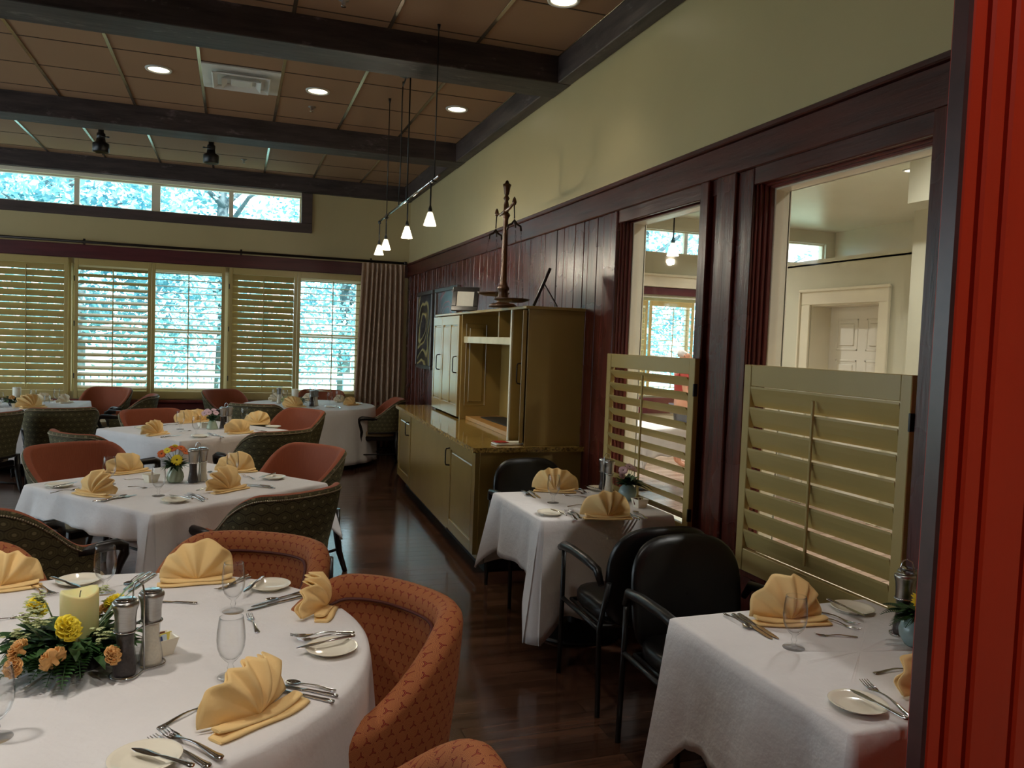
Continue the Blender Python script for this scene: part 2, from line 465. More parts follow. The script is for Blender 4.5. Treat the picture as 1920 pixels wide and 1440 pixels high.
# floors
struct(MB().box(-6.6, 2.6, -3.2, 12.3, -.1, 0).build('floor', M['floor']))
def afloor():
    t = NT('warm_plank_floor_with_glare'); v = t.obj()
    br = t.n('ShaderNodeTexBrick'); t.l(v, br.inputs['Vector'])
    for k, x in (('Scale', 1.0), ('Mortar Size', .004), ('Brick Width', .9), ('Row Height', .125)): br.inputs[k].default_value = x
    br.inputs['Color1'].default_value = (*hexc('8E7260'), 1); br.inputs['Color2'].default_value = (*hexc('B09684'), 1); br.inputs['Mortar'].default_value = (*hexc('5E3A28'), 1)  # planks lightened to stand in for glare on this floor
    t.col(br.outputs['Color']); t.rm(.25); return t.m
struct(MB().box(2.6, 10.7, -3.2, 12.3, -.1, 0).build('floor', afloor()))
# ceiling slab and its tiles
struct(MB().box(-6.6, 2.6, -3.2, 12.3, CZ, CZ+.1).build('ceiling', M['ceil']))
struct(MB().box(2.6, 10.7, -3.2, 12.3, 3.9, 4.05).build('ceiling', M['adjwall']))
tg = MB(); td = MB()
XT = [-.322+.673*k for k in range(-9, 5)]; YT = [7.33+.74*k for k in range(-14, 7)]
for x in XT: tg.box(x-.014, x+.014, -3.1, 12.0, CZ-.008, CZ, .002)
for y in YT: td.box(-6.5, 2.4, y-.006, y+.006, CZ-.003, CZ)
struct(tg.build('trim_1', M['tee']))
struct(td.build('trim_2', simple('dark_tile_reveal', hexc('3C2818'), .8)))
# ceiling beams
for i, (y0, y1) in enumerate(((-.2, .18), (2.88, 3.26), (5.97, 6.345), (9.06, 9.40), (12.0, 12.1))):
    struct(MB().box(-6.5, WX, y0, y1, BZ, CZ+.02, .006).build('trim_%d' % (3+i), M['beam']))
struct(MB().box(2.365, WX, -3.1, 12.0, BZ+.004, CZ+.02, .006).build('trim_8', M['beam_y']))
struct(MB().box(-6.5, -6.35, -3.1, 12.0, BZ+.004, CZ+.02, .006).build('trim_9', M['beam_y']))
# far wall with the clerestory and the shuttered windows, carried on into the next room
PANES = [(-.055, .864), (-1.008, -.115), (-2.005, -1.118), (-2.955, -2.068), (-3.95, -3.065), (-4.90, -4.015)]
CL = (-4.98, .875, 3.285, 3.67)
WN = [(-.98, .80), (-2.02, -1.14), (-3.9, -2.16)]
hs = [CL, (-.02, 1.76, .80, 2.52), (-2.08, -.1, .80, 2.52), (-4.15, -2.14, .80, 2.52)]
struct(holes('y', FY, FY+.2, -6.6, WX+.1, 0, CZ+.05, hs).build('wall_far', M['wall']))
hs2 = [(6.36, 8.25, 3.28, 3.67), (9.3, 10.2, 3.28, 3.67), (5.6, 8.4, .85, 2.52)]
struct(holes('y', FY, FY+.2, WX+.1, 10.6, 0, CZ+.05, hs2).build('wall_far', M['adjwall']))
def window(n, x0, x1, z0, z1, mull, mat, fw=.045, y=FY+.06):
    mb = MB().box(x0, x1, y, y+.07, z0, z0+fw, .004).box(x0, x1, y, y+.07, z1-fw, z1, .004).box(x0, x0+fw, y, y+.07, z0+fw, z1-fw, .004).box(x1-fw, x1, y, y+.07, z0+fw, z1-fw, .004)
    for m in mull: mb.box(m[0], m[1], y, y+.07, z0+fw, z1-fw, .004)
    o = struct(mb.build('window_%d' % n, mat))
    edges = [x0+fw]+[e for m in mull for e in m]+[x1-fw]
    for a, b in zip(edges[::2], edges[1::2]):
        MB().box(a, b, y+.03, y+.036, z0+fw, z1-fw).build('pane', M['pane'], o)
    return o
wfr = M['creamtrim']
window(1, CL[0], CL[1], CL[2]-.0, CL[3], [(-.115, -.055), (-1.118, -1.008), (-2.068, -2.005), (-3.065, -2.955), (-4.015, -3.95)], wfr, .02)
for n, (a, b) in ((2, (-.02, 1.76)), (3, (-2.08, -.1)), (4, (-4.15, -2.14))):
    o = window(n, a, b, .80, 2.52, [((a+b)/2-.03, (a+b)/2+.03)], wfr, .05, FY+.1)
    MB().box(a+.05, b-.05, FY+.095, FY+.165, 1.63, 1.69, .004).build('meeting_rail', wfr, o)
window(5, 6.36, 8.25, 3.28, 3.67, [(7.27, 7.34)], wfr, .02)
window(6, 9.3, 10.2, 3.28, 3.67, [], wfr, .03)
o = window(7, 5.6, 8.4, .85, 2.52, [(6.53, 6.6), (7.4, 7.47)], wfr, .05, FY+.1)
# dark timber round the clerestory
cm = MB().box(-6.4, 1.03, FY-.035, FY, 3.15, 3.285, .006).box(.875, 1.03, FY-.035, FY, 3.285, BZ, .006)
struct(cm.build('trim_10', M['trimdark']))
struct(MB().box(-6.3, .875, FY-.02, FY, 3.67, BZ, .004).build('trim_11', M['creamtrim']))
# header, sill and dado under the shutters
struct(MB().box(-6.4, WX, FY-.04, FY, 2.59, 2.77, .006).build('trim_12', M['redwood_x']))
struct(MB().box(-6.4, WX, FY-.11, FY, .66, .70, .01).box(-6.4, WX, FY-.05, FY, .47, .66, .006).build('trim_13', wood('red_sill_board_skylit', hexc('6A2C2A'), hexc('8A443E'), .35, (.07, 1, 1), 12, .2)))  # sill colour lightened to stand in for skylight on the board
dm = MB()
for k in range(60): dm.box(-6.4+k*.148, -6.4+k*.148+.144, FY-.025, FY, 0, .47, .004)
struct(dm.build('trim_14', M['redwood']))
# other walls of the dining room
ADDED_LWIN = [(3.0, 5.2, .6, 3.2), (5.8, 8.2, .6, 3.2), (8.8, 11.2, .6, 3.2)]  # unseen windows, added to bring more daylight into the room
struct(holes('x', -6.8, -6.5, -3.2, 12.3, 0, CZ+.05, ADDED_LWIN).build('wall_left', M['wall']))
for n, (a, b, z0, z1) in enumerate(ADDED_LWIN):
    w_ = MB().box(-6.62, -6.56, a, b, z0, z0+.05).box(-6.62, -6.56, a, b, z1-.05, z1)
    for y_ in (a, (a+b)/2-.025, b-.05): w_.box(-6.62, -6.56, y_, y_+.05, z0, z1)
    w_ = struct(w_.build('window_%d' % (10+n), M['creamtrim']))
    MB().box(-6.60, -6.595, a, b, z0, z1).build('pane', M['pane'], w_)
struct(MB().box(-6.6, 10.7, -3.4, -3.2, 0, CZ+.05).build('wall_back', M['wall']))
# right wall with two internal windows
W1 = (3.93, 4.99, .60, 2.555); W2 = (2.35, 3.47, .60, 2.535)
struct(holes('x', WX, WX+.14, .9, 12.1, 0, CZ+.05, [W1, W2]).build('wall_right', M['wall']))
struct(holes('x', WX+.14, WX+.155, .9, 12.1, 0, 3.9, [W1, W2]).build('wall_right', M['adjwall']))
pb = MB(); rr = random.Random(4); y = 5.19
while y < 12.0:
    w = rr.choice((.082, .125, .145, .16)); e = min(y+w, 12.08); d = rr.uniform(.016, .022)
    pb.box(WX-d, WX, y+.0025, e-.0025, 0, 2.6, .004); y = e
struct(pb.build('trim_15', M['redwood']))
struct(MB().box(WX-.035, WX, 2.2, 12.08, 2.60, 2.765, .006).box(WX-.055, WX, 2.2, 12.08, 2.765, 2.795, .006).build('trim_16', M['redwood_y']))
struct(MB().box(WX-.018, WX, 2.2, 5.1, 2.515, 2.605, .004).build('trim_31', M['redwood_y']))
struct(MB().box(WX-.03, WX, 4.99, 5.19, 0, 2.60, .006).build('trim_17', M['redwood']))
struct(MB().box(WX-.045, WX, 3.845, 3.93, 0, 2.60, .006).box(WX-.012, WX, 3.775, 3.845, 0, 2.60, .003).box(WX-.04, WX, 3.60, 3.775, 0, 2.60, .006).box(WX-.022, WX, 3.47, 3.60, 0, 2.60, .004).build('trim_18', M['redwood']))
struct(MB().box(WX-.05, WX, 2.2, 2.35, 0, 2.60, .006).build('trim_19', M['redwood']))
for n, (a, b, z0, z1) in ((20, W1), (21, W2)):
    fr = MB(); cr = MB()
    for k, (xa, xb, ins) in enumerate(((2.475, 2.492, .008), (2.492, 2.512, .020), (2.512, 2.534, .032), (2.534, 2.556, .044))):
        for (p, q, r_, s_) in ((a, a+ins, z0, z1), (b-ins, b, z0, z1), (a, b, z1-ins*.8, z1), (a, b, z0, z0+ins*.4)): fr.box(xa, xb, p, q, r_, s_, .003)
    ins = .05
    for (p, q, r_, s_) in ((a, a+ins, z0, z1), (b-ins, b, z0, z1), (a, b, z1-ins*.85, z1), (a, b, z0, z0+ins*.5)): cr.box(2.556, 2.65, p, q, r_, s_, .004)
    for (p, q, r_, s_) in ((a-.09, a+ins, z0-.1, z1+.1), (b-ins, b+.09, z0-.1, z1+.1), (a+ins, b-ins, z1-ins*.85, z1+.1)): cr.box(2.636, 2.655, p, q, r_, s_, .004)
    struct(fr.build('trim_%d' % n, M['redjamb_lit'])); struct(cr.build('trim_%d' % (n+2), M['creamtrim']))
for n, (a, b, z0, z1) in ((8, W1), (9, W2)):
    struct(MB().box(2.60, 2.606, a+.06, b-.06, z0+.03, z1-.05).build('window_%d' % n, M['pane']))
wm = MB().box(WX-.05, WX, 2.36, 5.0, .545, .60, .008)
for k in range(19): wm.box(WX-.02, WX, 2.36+k*.138, 2.36+k*.138+.134, .12, .545, .004)
struct(wm.box(WX-.03, WX, 2.36, 5.0, 0, .12, .006).build('trim_24', M['redwood']))
# the red boarded partition beside the camera
rb = MB().box(1.16, 2.6, .86, 1.0, 0, CZ).box(.935, 1.17, .858, .880, 0, CZ)
struct(rb.build('wall_near', M['redpaint']))
bb = MB(); x = .930
for w in (.037, .043, .088, .09, .09, .09, .09, .09, .09, .09, .09, .09, .09, .09, .09, .09, .09):
    bb.box(x, x+w-.009, .842, .862, 0, CZ-.01, .004); x += w
struct(bb.build('trim_25', M['redpaint']))
struct(MB().box(.924, .932, .841, .872, 0, CZ-.01, .008).build('trim_26', simple('worn_dark_corner_bead', hexc('4A2A2A'), .3, var=.3, scale=12)))
struct(MB().box(.94, 2.6, .8, .86, 2.75, CZ-.01, .004).build('trim_27', M['redpaint']))
# the room beyond: end wall, doorway wall, soffit, header
struct(MB().box(10.4, 10.7, -3.2, 12.3, 0, 3.95).build('wall_right_beyond', M['adjwall']))
struct(holes('x', 6.0, 6.35, 5.45, 7.75, 0, 2.66, [(6.30, 7.30, 0, 2.21)]).build('wall_beyond', M['adjwall']))
struct(MB().box(6.0, 8.0, 7.75, 7.85, 0, 2.66).box(6.0, 8.0, 5.45, 7.85, 2.64, 2.70).build('wall_beyond', M['adjwall']))
struct(MB().box(5.45, 6.1, -3.2, 5.40, 0, 2.92).build('wall_beyond', M['adjwall']))
struct(MB().box(5.15, 6.1, -3.2, 5.18, 2.92, 3.9).build('wall_beyond', M['adjwall']))
cs = MB()
for (p, q, r_, s_) in ((6.16, 6.30, 0, 2.205), (7.30, 7.46, 0, 2.205), (6.16, 7.46, 2.205, 2.36)):
    cs.box(5.975, 6.0, p, q, r_, s_, .006)
for (p, q, r_, s_) in ((6.15, 6.18, 0, 2.344), (7.44, 7.47, 0, 2.344), (6.15, 7.47, 2.345, 2.375)): cs.box(5.955, 5.98, p, q, r_, s_, .006)
cs.box(6.001, 6.3, 6.301, 6.31, 0, 2.19).box(6.001, 6.3, 7.29, 7.299, 0, 2.19).box(6.001, 6.3, 6.301, 7.299, 2.19, 2.209)
struct(cs.build('trim_28', M['creamtrim']))
dd = MB().box(6.26, 6.30, 6.31, 7.29, .01, 2.19, .004)
def raised(mb, y0, y1, z0, z1, x=6.26):
    mb.box(x-.006, x+.004, y0, y1, z0, z0+.02, .003).box(x-.006, x+.004, y0, y1, z1-.02, z1, .003).box(x-.006, x+.004, y0, y0+.02, z0, z1, .003).box(x-.006, x+.004, y1-.02, y1, z0, z1, .003)
    mb.box(x-.012, x+.004, y0+.05, y1-.05, z0+.05, z1-.05, .012)
for (a, b) in ((6.42, 6.74), (6.86, 7.18)):
    for (z0, z1) in ((1.72, 2.06), (1.0, 1.62), (.2, .86)): raised(dd, a, b, z0, z1)
dr = struct(dd.build('door_1', M['whitedoor']))
MB().lathe([(.0, 0), (.026, .0), (.03, .02), (.02, .045), (0, .05)], 16).xf(Matrix.Translation((6.25, 7.22, 1.0)) @ Matrix.Rotation(-PI/2, 4, 'Y')).build('door_handle', M['steel'], dr)
# header between the two halves of that room
struct(MB().box(5.2, 8.6, FY-.05, FY, 2.70, 2.90, .006).box(5.2, 8.6, FY-.08, FY, 2.88, 2.92, .006).build('trim_29', M['creamtrim']))
struct(MB().box(5.2, 8.6, FY-.04, FY, 2.57, 2.69, .006).box(5.2, 8.6, FY-.05, FY, .55, .82, .006).build('trim_30', M['redwood_x']))

# ------------------------------------------------------------ lamps and ceiling fittings
def spot(loc, e, size=1.45, blend=.7, col=(1, .93, .84), rad=.09):
    l = bpy.data.lights.new('lamp_light', 'SPOT'); l.energy = e; l.spot_size = size; l.spot_blend = blend; l.color = col; l.shadow_soft_size = rad
    return l, loc
def downlight(x, y, label, e=60, z=CZ, r=.085, cat='ceiling light', grp=None, **kw):
    t = thing('recessed_downlight', label, cat, (x, y, z), 0, grp)
    MB().lathe([(r, -.004), (r+.004, -.012), (r+.022, -.012), (r+.026, 0), (r, 0), (r, -.004)], 28).build('trim_ring', M['vent'], t)
    MB().lathe([(0, -.006), (r*.6, -.0055), (r, -.004)], 28).build('lens', M['bulb'], t)
    l, _ = spot(None, e, **kw)
    o = bpy.data.objects.new('lamp_light', l); COL.objects.link(o); o.parent = t; o.location = (0, 0, -.03)
    return t
DL = 30*LAMP
downlight(-.668, 7.73, 'leftmost lit round ceiling downlight, left of the square air vent', DL)
downlight(.684, 7.74, 'lit round ceiling downlight just right of the square air vent', DL)
downlight(2.01, 7.72, 'lit round ceiling downlight beside the long beam above the hanging lamps', DL*.35)
downlight(2.0, 5.0, 'lit round ceiling downlight at the top edge, nearest of all to the camera', DL*.35)
G = 'added ceiling downlights outside the picture'  # unseen downlights, added to raise the room's brightness
for k, (x, y) in enumerate(((.684, 5.0), (-.668, 5.0), (-2.0, 4.6), (.1, 2.3), (-1.6, 2.0), (-3.4, 4.6), (-3.4, 7.7), (-4.8, 6.2), (-4.8, 10.2))):
    downlight(x, y, 'added round ceiling downlight outside the picture, brightening the room', DL*((1.0, 1.0, 1.0, 1.7, 4.2)[k] if k < 5 else 1.0), grp=G)
downlight(1.35, 1.95, 'round ceiling downlight above the small table by the red boards', 36*LAMP, grp=None, size=.85, blend=.9)
downlight(.75, -.55, 'round ceiling downlight behind the camera lighting the red boards', 105*LAMP, size=2.4)
# air vent
v = thing('air_vent', 'square metal ceiling air vent between two downlights', 'air vent', (.014, 7.69, CZ))
MB().box(-.325, .325, -.345, .345, -.014, 0, .003).build('plate', M['vent'], v)
vm = MB()
def sqring(mb, s0, z0, s1, z1, th=.006):
    for k in range(4):
        Mx = Matrix.Rotation(k*PI/2, 4, 'Z')
        o = MB().add([(-s0, -s0, z0), (s0, -s0, z0), (s1, -s1, z1), (-s1, -s1, z1), (-s0, -s0, z0-th), (s0, -s0, z0-th), (s1, -s1, z1-th), (-s1, -s1, z1-th)], [(0,1,2,3), (7,6,5,4), (0,4,5,1), (2,6,7,3), (1,5,6,2), (3,7,4,0)])
        mb.merge(o, Mx)
sqring(vm, .235, -.045, .20, -.018); sqring(vm, .235, -.045, .245, -.04, .004)
vm.build('outer_louver', M['vent'], v)
vm = MB(); sqring(vm, .165, -.06, .12, -.02); vm.build('middle_louver', M['vent'], v)
MB().box(-.09, .09, -.09, .09, -.05, -.02, .01).build('core', M['vent'], v)
for x, y, lb in ((.679, 8.30, 'small metal sprinkler head right of the middle downlight'), (.65, 5.60, 'small metal sprinkler head at the top edge of the ceiling'), (.068, 11.2, 'small metal sprinkler head near the far wall, right of the black spotlights')):
    t = thing('fire_sprinkler', lb, 'sprinkler', (x, y, CZ))
    MB().lathe([(0, 0), (.036, 0), (.036, -.006), (.015, -.014), (.012, -.03), (0, -.03)], 20).build('escutcheon', M['brushed'], t)
    MB().lathe([(0, -.045), (.018, -.045), (.018, -.048), (0, -.048)], 16).tube([(-.012, 0, -.028), (-.014, 0, -.045)], .002, 6).tube([(.012, 0, -.028), (.014, 0, -.045)], .002, 6).build('deflector', M['steel'], t)
for x, lb in ((-1.425, 'black cylinder spotlight under the ceiling, left one of two'), (-.295, 'black cylinder spotlight under the ceiling, right one of two')):
    t = thing('track_spotlight', lb, 'spotlight', (x, 9.9, 0))
    MB().lathe([(0, 3.735), (.045, 3.735), (.05, 3.70), (.082, 3.685), (.085, 3.665), (.085, 3.595), (.078, 3.59), (.06, 3.60), (0, 3.605)], 24).build('canister', M['blackmetal'], t)
    MB().lathe([(0, CZ), (.03, CZ), (.03, 3.8), (.045, 3.79), (.045, 3.735), (0, 3.735)], 16).build('mount', M['blackmetal'], t)
    MB().tube([(.0, -.04, 3.755), (.08 if x < -1 else -.08, -.04, 3.752)], .006, 6).lathe([(0, 0), (.014, 0), (.014, .012), (0, .012)], 8, (.075 if x < -1 else -.075, -.04, 3.746)).build('thumb_screw', M['blackmetal'], t)
# hanging rail with its four little lamps
t = thing('lamp_rail', 'thin metal rail hung on wires from the ceiling, carrying four small lamps', 'lamp rail', (1.345, 5.6, 2.835))
MB().tube([(0, 0, 0), (0, 2.52, 0)], .011, 8).build('rail', M['steel'], t)
for y, zt in ((.15, CZ), (2.085, CZ)):
    MB().tube([(0, y, 0), (0, y, zt-2.835)], .0045, 6).lathe([(0, 0), (.022, 0), (.018, .012), (.006, .04), (0, .04)], 10, (0, y, -.02)).lathe([(0, 0), (.014, 0), (.004, -.05), (0, -.05)], 10, (0, y, CZ-2.835)).build('hanging_wire', M['blackmetal'], t)
MB().tube([(0, 1.13, 0), (0, 1.13, CZ-2.835)], .0065, 6).tube([(0, 1.49, .0), (.01, 1.5, .45), (0, 1.47, .9), (.0, 1.45, CZ-2.86)], .0055, 6).lathe([(0, 0), (.06, 0), (.06, -.015), (.02, -.03), (0, -.03)], 20, (0, 1.33, CZ-2.835)).tube([(0, 1.33, CZ-2.865), (0, 1.45, CZ-2.90)], .006, 6).tube([(0, 1.33, CZ-2.865), (0, 1.13, CZ-2.90)], .006, 6).build('power_feed', M['blackmetal'], t)
def pendant(x, y, zr, zb, label, e=9, grp=None, sc=1.0):
    t = thing('pendant_lamp', label, 'pendant lamp', (x, y, zb), 0, grp); t.scale = (sc, sc, sc)
    h = (zr-zb)/sc
    MB().tube([(0, 0, .115), (0, 0, h)], .006, 8).lathe([(0, .10), (.014, .10), (.016, .115), (.006, .15), (0, .15)], 12).lathe([(0, 0), (.014, 0), (.014, .03), (0, .03)], 10, (0, 0, h-.012)).build('stem', M['blackmetal'], t)
    pr = []
    for k in range(9):
        u = k/8; pr.append((.016+.032*u**.9+.0015*(k % 2), .10*(1-u)))
    s = MB().lathe(pr+[(p[0]-.003, p[1]) for p in pr[::-1]], 28).build('lamp_shade', M['shade'], t)
    MB().lathe([(0, .012), (.02, .014), (.03, .02), (.033, .03), (.022, .05), (0, .055)], 16).build('bulb', M['bulbp'], t)
    l = bpy.data.lights.new('lamp_light', 'POINT'); l.energy = e; l.color = (1, .88, .68); l.shadow_soft_size = .03
    o = bpy.data.objects.new('lamp_light', l); COL.objects.link(o); o.parent = t; o.location = (0, 0, -.03)
pendant(1.345, 5.85, 2.82, 2.515, 'small lit cone lamp on the rail, nearest the camera and highest in view')
pendant(1.345, 6.69, 2.82, 2.515, 'small lit cone lamp on the rail, glowing brightest, second from the camera')
pendant(1.345, 7.69, 2.82, 2.515, 'small lit cone lamp on the rail, third from the camera, partly over the last')
pendant(1.345, 8.07, 2.82, 2.50, 'small lit cone lamp at the far end of the rail, lowest in view')
pendant(4.06, 7.0, 3.02, 2.585, 'small lit cone lamp seen through the left inner window', 6, sc=1.25)
t = thing('lamp_rail', 'thin metal lamp rail seen through the left inner window', 'lamp rail', (4.06, 6.2, 3.03))
MB().tube([(0, 0, 0), (0, 2.4, 0)], .011, 8).tube([(0, .4, 0), (0, .4, .87)], .004, 6).tube([(0, 2.0, 0), (0, 2.0, .87)], .004, 6).build('rail', M['steel'], t)
# lights of the room beyond
downlight(7.6, 7.6, 'lit round downlight seen through the right inner window', 120*LAMP, z=3.9, size=2.4, col=(1, .96, .9))
G2 = 'added downlights of the next room outside the picture'  # out of view, added to make the next room bright
for x, y in ((4.2, 4.2), (4.2, 8.6), (5.2, 10.6), (7.8, 10.4), (9.2, 8.8), (4.2, 1.6)):
    downlight(x, y, 'added round downlight brightening the next room, hidden by the wall', 230*LAMP, z=3.9, grp=G2, size=2.4, col=(1, .96, .9))

# ------------------------------------------------------------ shutters, rod, curtain
def shutter(w, h, ang, pitch, label, loc, rz, mat='shutter', sl=.045, tr=.085, brl=.10, lw=.089, rod_side=-1, mid=None, hinge=(), group=None, rod_fold=None):
    """panel in its local x-z plane, x from 0 to w, facing -y"""
    t = thing('shutter_panel', label, 'shutter', loc, rz, group)
    fr = MB().box(0, sl, -.016, .016, 0, h, .003).box(w-sl, w, -.016, .016, 0, h, .003).box(sl, w-sl, -.014, .014, h-tr, h, .003).box(sl, w-sl, -.014, .014, 0, brl, .003)
    fr.build('frame', M[mat], t)
    n = int(round((h-tr-brl)/pitch)); p = (h-tr-brl)/n; lv = MB()
    for k in range(n):
        zc = brl+p*(k+.5)
        a = ang(k) if callable(ang) else ang
        out = []
        for q in range(10):
            c = 2*PI*q/10; u = math.cos(c)*lw/2; v_ = math.sin(c)*.006
            out.append((u*math.cos(a)-v_*math.sin(a), u*math.sin(a)+v_*math.cos(a)))
        lv.prism([(yy, zc+zz) for yy, zz in out], 'x', sl+.002, w-sl-.002)
    lv.sm = [False]*len(lv.f)
    lv.build('louvers', M[mat], t)
    off = rod_side*(lw/2*abs(math.cos(ang if not callable(ang) else ang(3)))+.010)
    z0 = brl+p*.4; z1 = h-tr-p*.35
    MB().box(w/2-.007, w/2+.007, off-.006, off+.006, z0, z1, .003).build('tilt_rod', M[mat], t)
    for z in hinge: 
        MB().box(-.006 if hinge[0] > 0 else w-.006, .006 if hinge[0] > 0 else w+.006, -.02, .004, abs(z)-.035, abs(z)+.035, .002).build('hinge', M['blackmetal'], t)
    return t
Z0 = .715; HH = 1.865
SY = FY-.045
P = .0895
shutter(.975, HH, R(68), P, 'wide khaki shutter panel at the left edge, slats nearly shut', (-3.085, SY, Z0), 0, hinge=(.3, 1.0, 1.6))
shutter(.94, HH, R(32), P, 'khaki shutter panel with half-open slats, second from the left', (-2.035, SY, Z0), 0, hinge=(.3, 1.0, 1.6))
shutter(.945, HH, R(11), P, 'khaki shutter panel with fully open slats, in the middle of the wall', (-1.09, SY, Z0), 0)
shutter(.93, HH, R(68), P, 'khaki shutter panel with nearly shut slats, left of the curtained window panel', (-.09, SY, Z0), 0, hinge=(.3, 1.0, 1.6))
shutter(1.0, HH, R(11), P, 'khaki shutter panel with wide open slats beside the curtain', (.845, SY, Z0), 0)
shutter(.975, HH, R(68), P, 'khaki shutter panel outside the left edge of the picture', (-4.07, SY, Z0), 0)
# half-height shutters of the two inner windows: local x runs along the wall
shutter(1.105, 1.025, R(-45), .0865, 'khaki half-height shutter with open slats, left of the two by the small tables', (2.415, 4.945, .60), -PI/2, sl=.06, tr=.09, brl=.09, lw=.078, rod_side=-1, hinge=(-.15, -.85))
shutter(1.055, 1.03, R(-72), .1025, 'khaki half-height shutter with nearly shut slats, right one by the red boards', (2.435, 3.412, .58), -PI/2, sl=.055, tr=.105, brl=.11, lw=.104, rod_side=-1, hinge=(-.15, -.85))
# shutters of the room beyond
shutter(.86, 1.6, R(6), P, 'honey-framed shutter with open slats seen through the left inner window', (6.60, SY, .86), 0, group=None)
shutter(.86, 1.6, R(40), P, 'half-open shutter seen at the right side of the left inner window', (7.50, SY, .86), 0)
shutter(.86, 1.6, R(10), P, 'shutter panel at the left side of the left inner window', (5.70, SY, .86), 0)
t = thing('curtain_rod', 'long dark curtain rod with brackets above the shutters', 'curtain rod', (0, FY-.10, 2.80))
MB().tube([(-4.4, 0, 0), (2.40, 0, 0)], .018, 10).lathe([(0, -.03), (.02, -.025), (.03, 0), (.02, .025), (0, .03)], 12).build('rod', M['iron'], t) if False else MB().tube([(-4.4, 0, 0), (2.40, 0, 0)], .018, 10).box(2.38, 2.43, -.025, .025, -.025, .025, .01).build('rod', M['iron'], t)
for x in (-3.6, -1.93, .06, 1.9): MB().box(x-.012, x+.012, -.01, .1, -.02, .02, .003).box(x-.014, x+.014, .085, .1, -.05, .05, .003).build('bracket', M['iron'], t)
def curtain():
    nu = 150; top = []; P_ = []
    rr = random.Random(2)
    ph = [rr.uniform(-.5, .5) for _ in range(12)]
    zs = [2.775, 2.76, 2.70, 2.6, 2.3, 1.9, 1.4, .9, .4, .03]
    for i in range(nu+1):
        u = i/nu; row = []
        for j, z in enumerate(zs):
            d = (2.775-z)/2.75
            fr = 9
            w = math.sin(2*PI*fr*u+ph[int(u*11)]*d*.6)
            amp = .028+.022*min(1, d*4)
            if j < 2: amp = .012
            flat = max(0, 1-u/.22)          # the leading edge hangs as one broad flat fold
            x = 1.75+.64*u-(.075*(1-u)*min(1, d*1.4))+.01*math.sin(7*u+d*3)
            yy = FY-.115-amp*w*(1-.75*flat)-.03*flat
            row.append((x, yy, z))
        P_.append(row)
    def mods(o):
        m = o.modifiers.new('thickness', 'SOLIDIFY'); m.thickness = .005
    o = MB().grid(P_).build('curtain', M['curtain'], None, True, mods)
    tag(o, 'taupe pleated curtain hanging at the right end of the far windows', 'curtain')
curtain()

# ------------------------------------------------------------ garden outside
struct(MB().box(-40, 45, 12.35, 60, -.9, -.6).build('trim_40', M['grass_lawn']))
struct(MB().box(-8, 12, 12.35, 15.2, -.35, -.12).build('trim_41', simple('pale_deck', hexc('C9CDD2'), .8)))
t = thing('deck_railing', 'white deck railing with thin balusters outside the far windows', 'railing', (0, 15.0, -.12))
m_ = MB().box(-7.5, 11.5, -.04, .04, .98, 1.05).box(-7.5, 11.5, -.03, .03, .10, .16)
m_.build('rails', M['rail'], t)
m_ = MB()
for k in range(150): m_.box(-7.5+k*.127, -7.48+k*.127, -.012, .012, .16, .98)
o = m_.build('balusters', M['rail'], t); o['kind'] = 'stuff'
MB().box(-2.62, -2.5, -.06, .06, 0, 1.12).box(-.2, -.08, -.06, .06, 0, 1.12).box(1.9, 2.02, -.06, .06, 0, 1.12).build('posts', M['rail'], t)
def tree(x, y, h, cr, seed, label, n=10000):
    rr = random.Random(seed)
    t = thing('garden_tree', label, 'tree', (x, y, -.6))
    m_ = MB().tube([(0, 0, 0), (.05, .0, h*.3), (-.05, .05, h*.55), (0, 0, h*.85)], [.2, .16, .12, .03], 10)
    for k in range(9):
        a = rr.uniform(0, 6.28); z = h*rr.uniform(.3, .75); L = cr*rr.uniform(.5, .9)
        m_.tube([(0, 0, z), (math.cos(a)*L*.5, math.sin(a)*L*.5, z+.35*L), (math.cos(a)*L, math.sin(a)*L, z+.5*L)], [.07, .045, .012], 6)
    m_.build('trunk', M['bark'], t)
    lf = MB(); cl = []
    for k in range(60):
        a = rr.uniform(0, 6.28); rad = cr*math.sqrt(rr.random())*.85; cl.append((math.cos(a)*rad, math.sin(a)*rad, h*.14+(h*.86)*rr.random(), cr*rr.uniform(.22, .42)))
    for k in range(n):
        c = rr.choice(cl); d = Vector((rr.gauss(0, 1), rr.gauss(0, 1), rr.gauss(0, 1))).normalized()*c[3]*rr.random()**.4
        p = Vector(c[:3])+d; s = rr.uniform(.055, .12)
        u = Vector((rr.gauss(0, 1), rr.gauss(0, 1), rr.gauss(0, .6))).normalized(); w = u.cross(Vector((rr.gauss(0, 1), rr.gauss(0, 1), rr.gauss(0, 1)))).normalized()
        lf.add([p-u*s, p+w*s*.5, p+u*s, p-w*s*.5], [(0, 1, 2, 3)])
    lf.build('crown', M['garden'], t, recalc=False)
tree(-6.6, 20, 8.5, 2.8, 1, 'leafy garden tree beyond the left panes of the high window')
tree(-3.2, 19, 8.5, 2.6, 2, 'leafy garden tree beyond the half-open shutter panel')
tree(-.3, 20.5, 9, 2.8, 3, 'leafy garden tree beyond the open shutter panel in the middle')
tree(2.9, 23, 9, 2.6, 4, 'leafy garden tree beyond the shutter panel next to the curtain')
tree(10.5, 19.5, 9, 2.9, 5, 'leafy garden tree seen through the high panes of the next room')
tree(14.8, 21, 9, 2.8, 6, 'leafy garden tree outside the far right of the next room', 2600)
tree(-9.8, 22, 9, 3.0, 7, 'leafy garden tree beyond the left end of the high window', 2600)

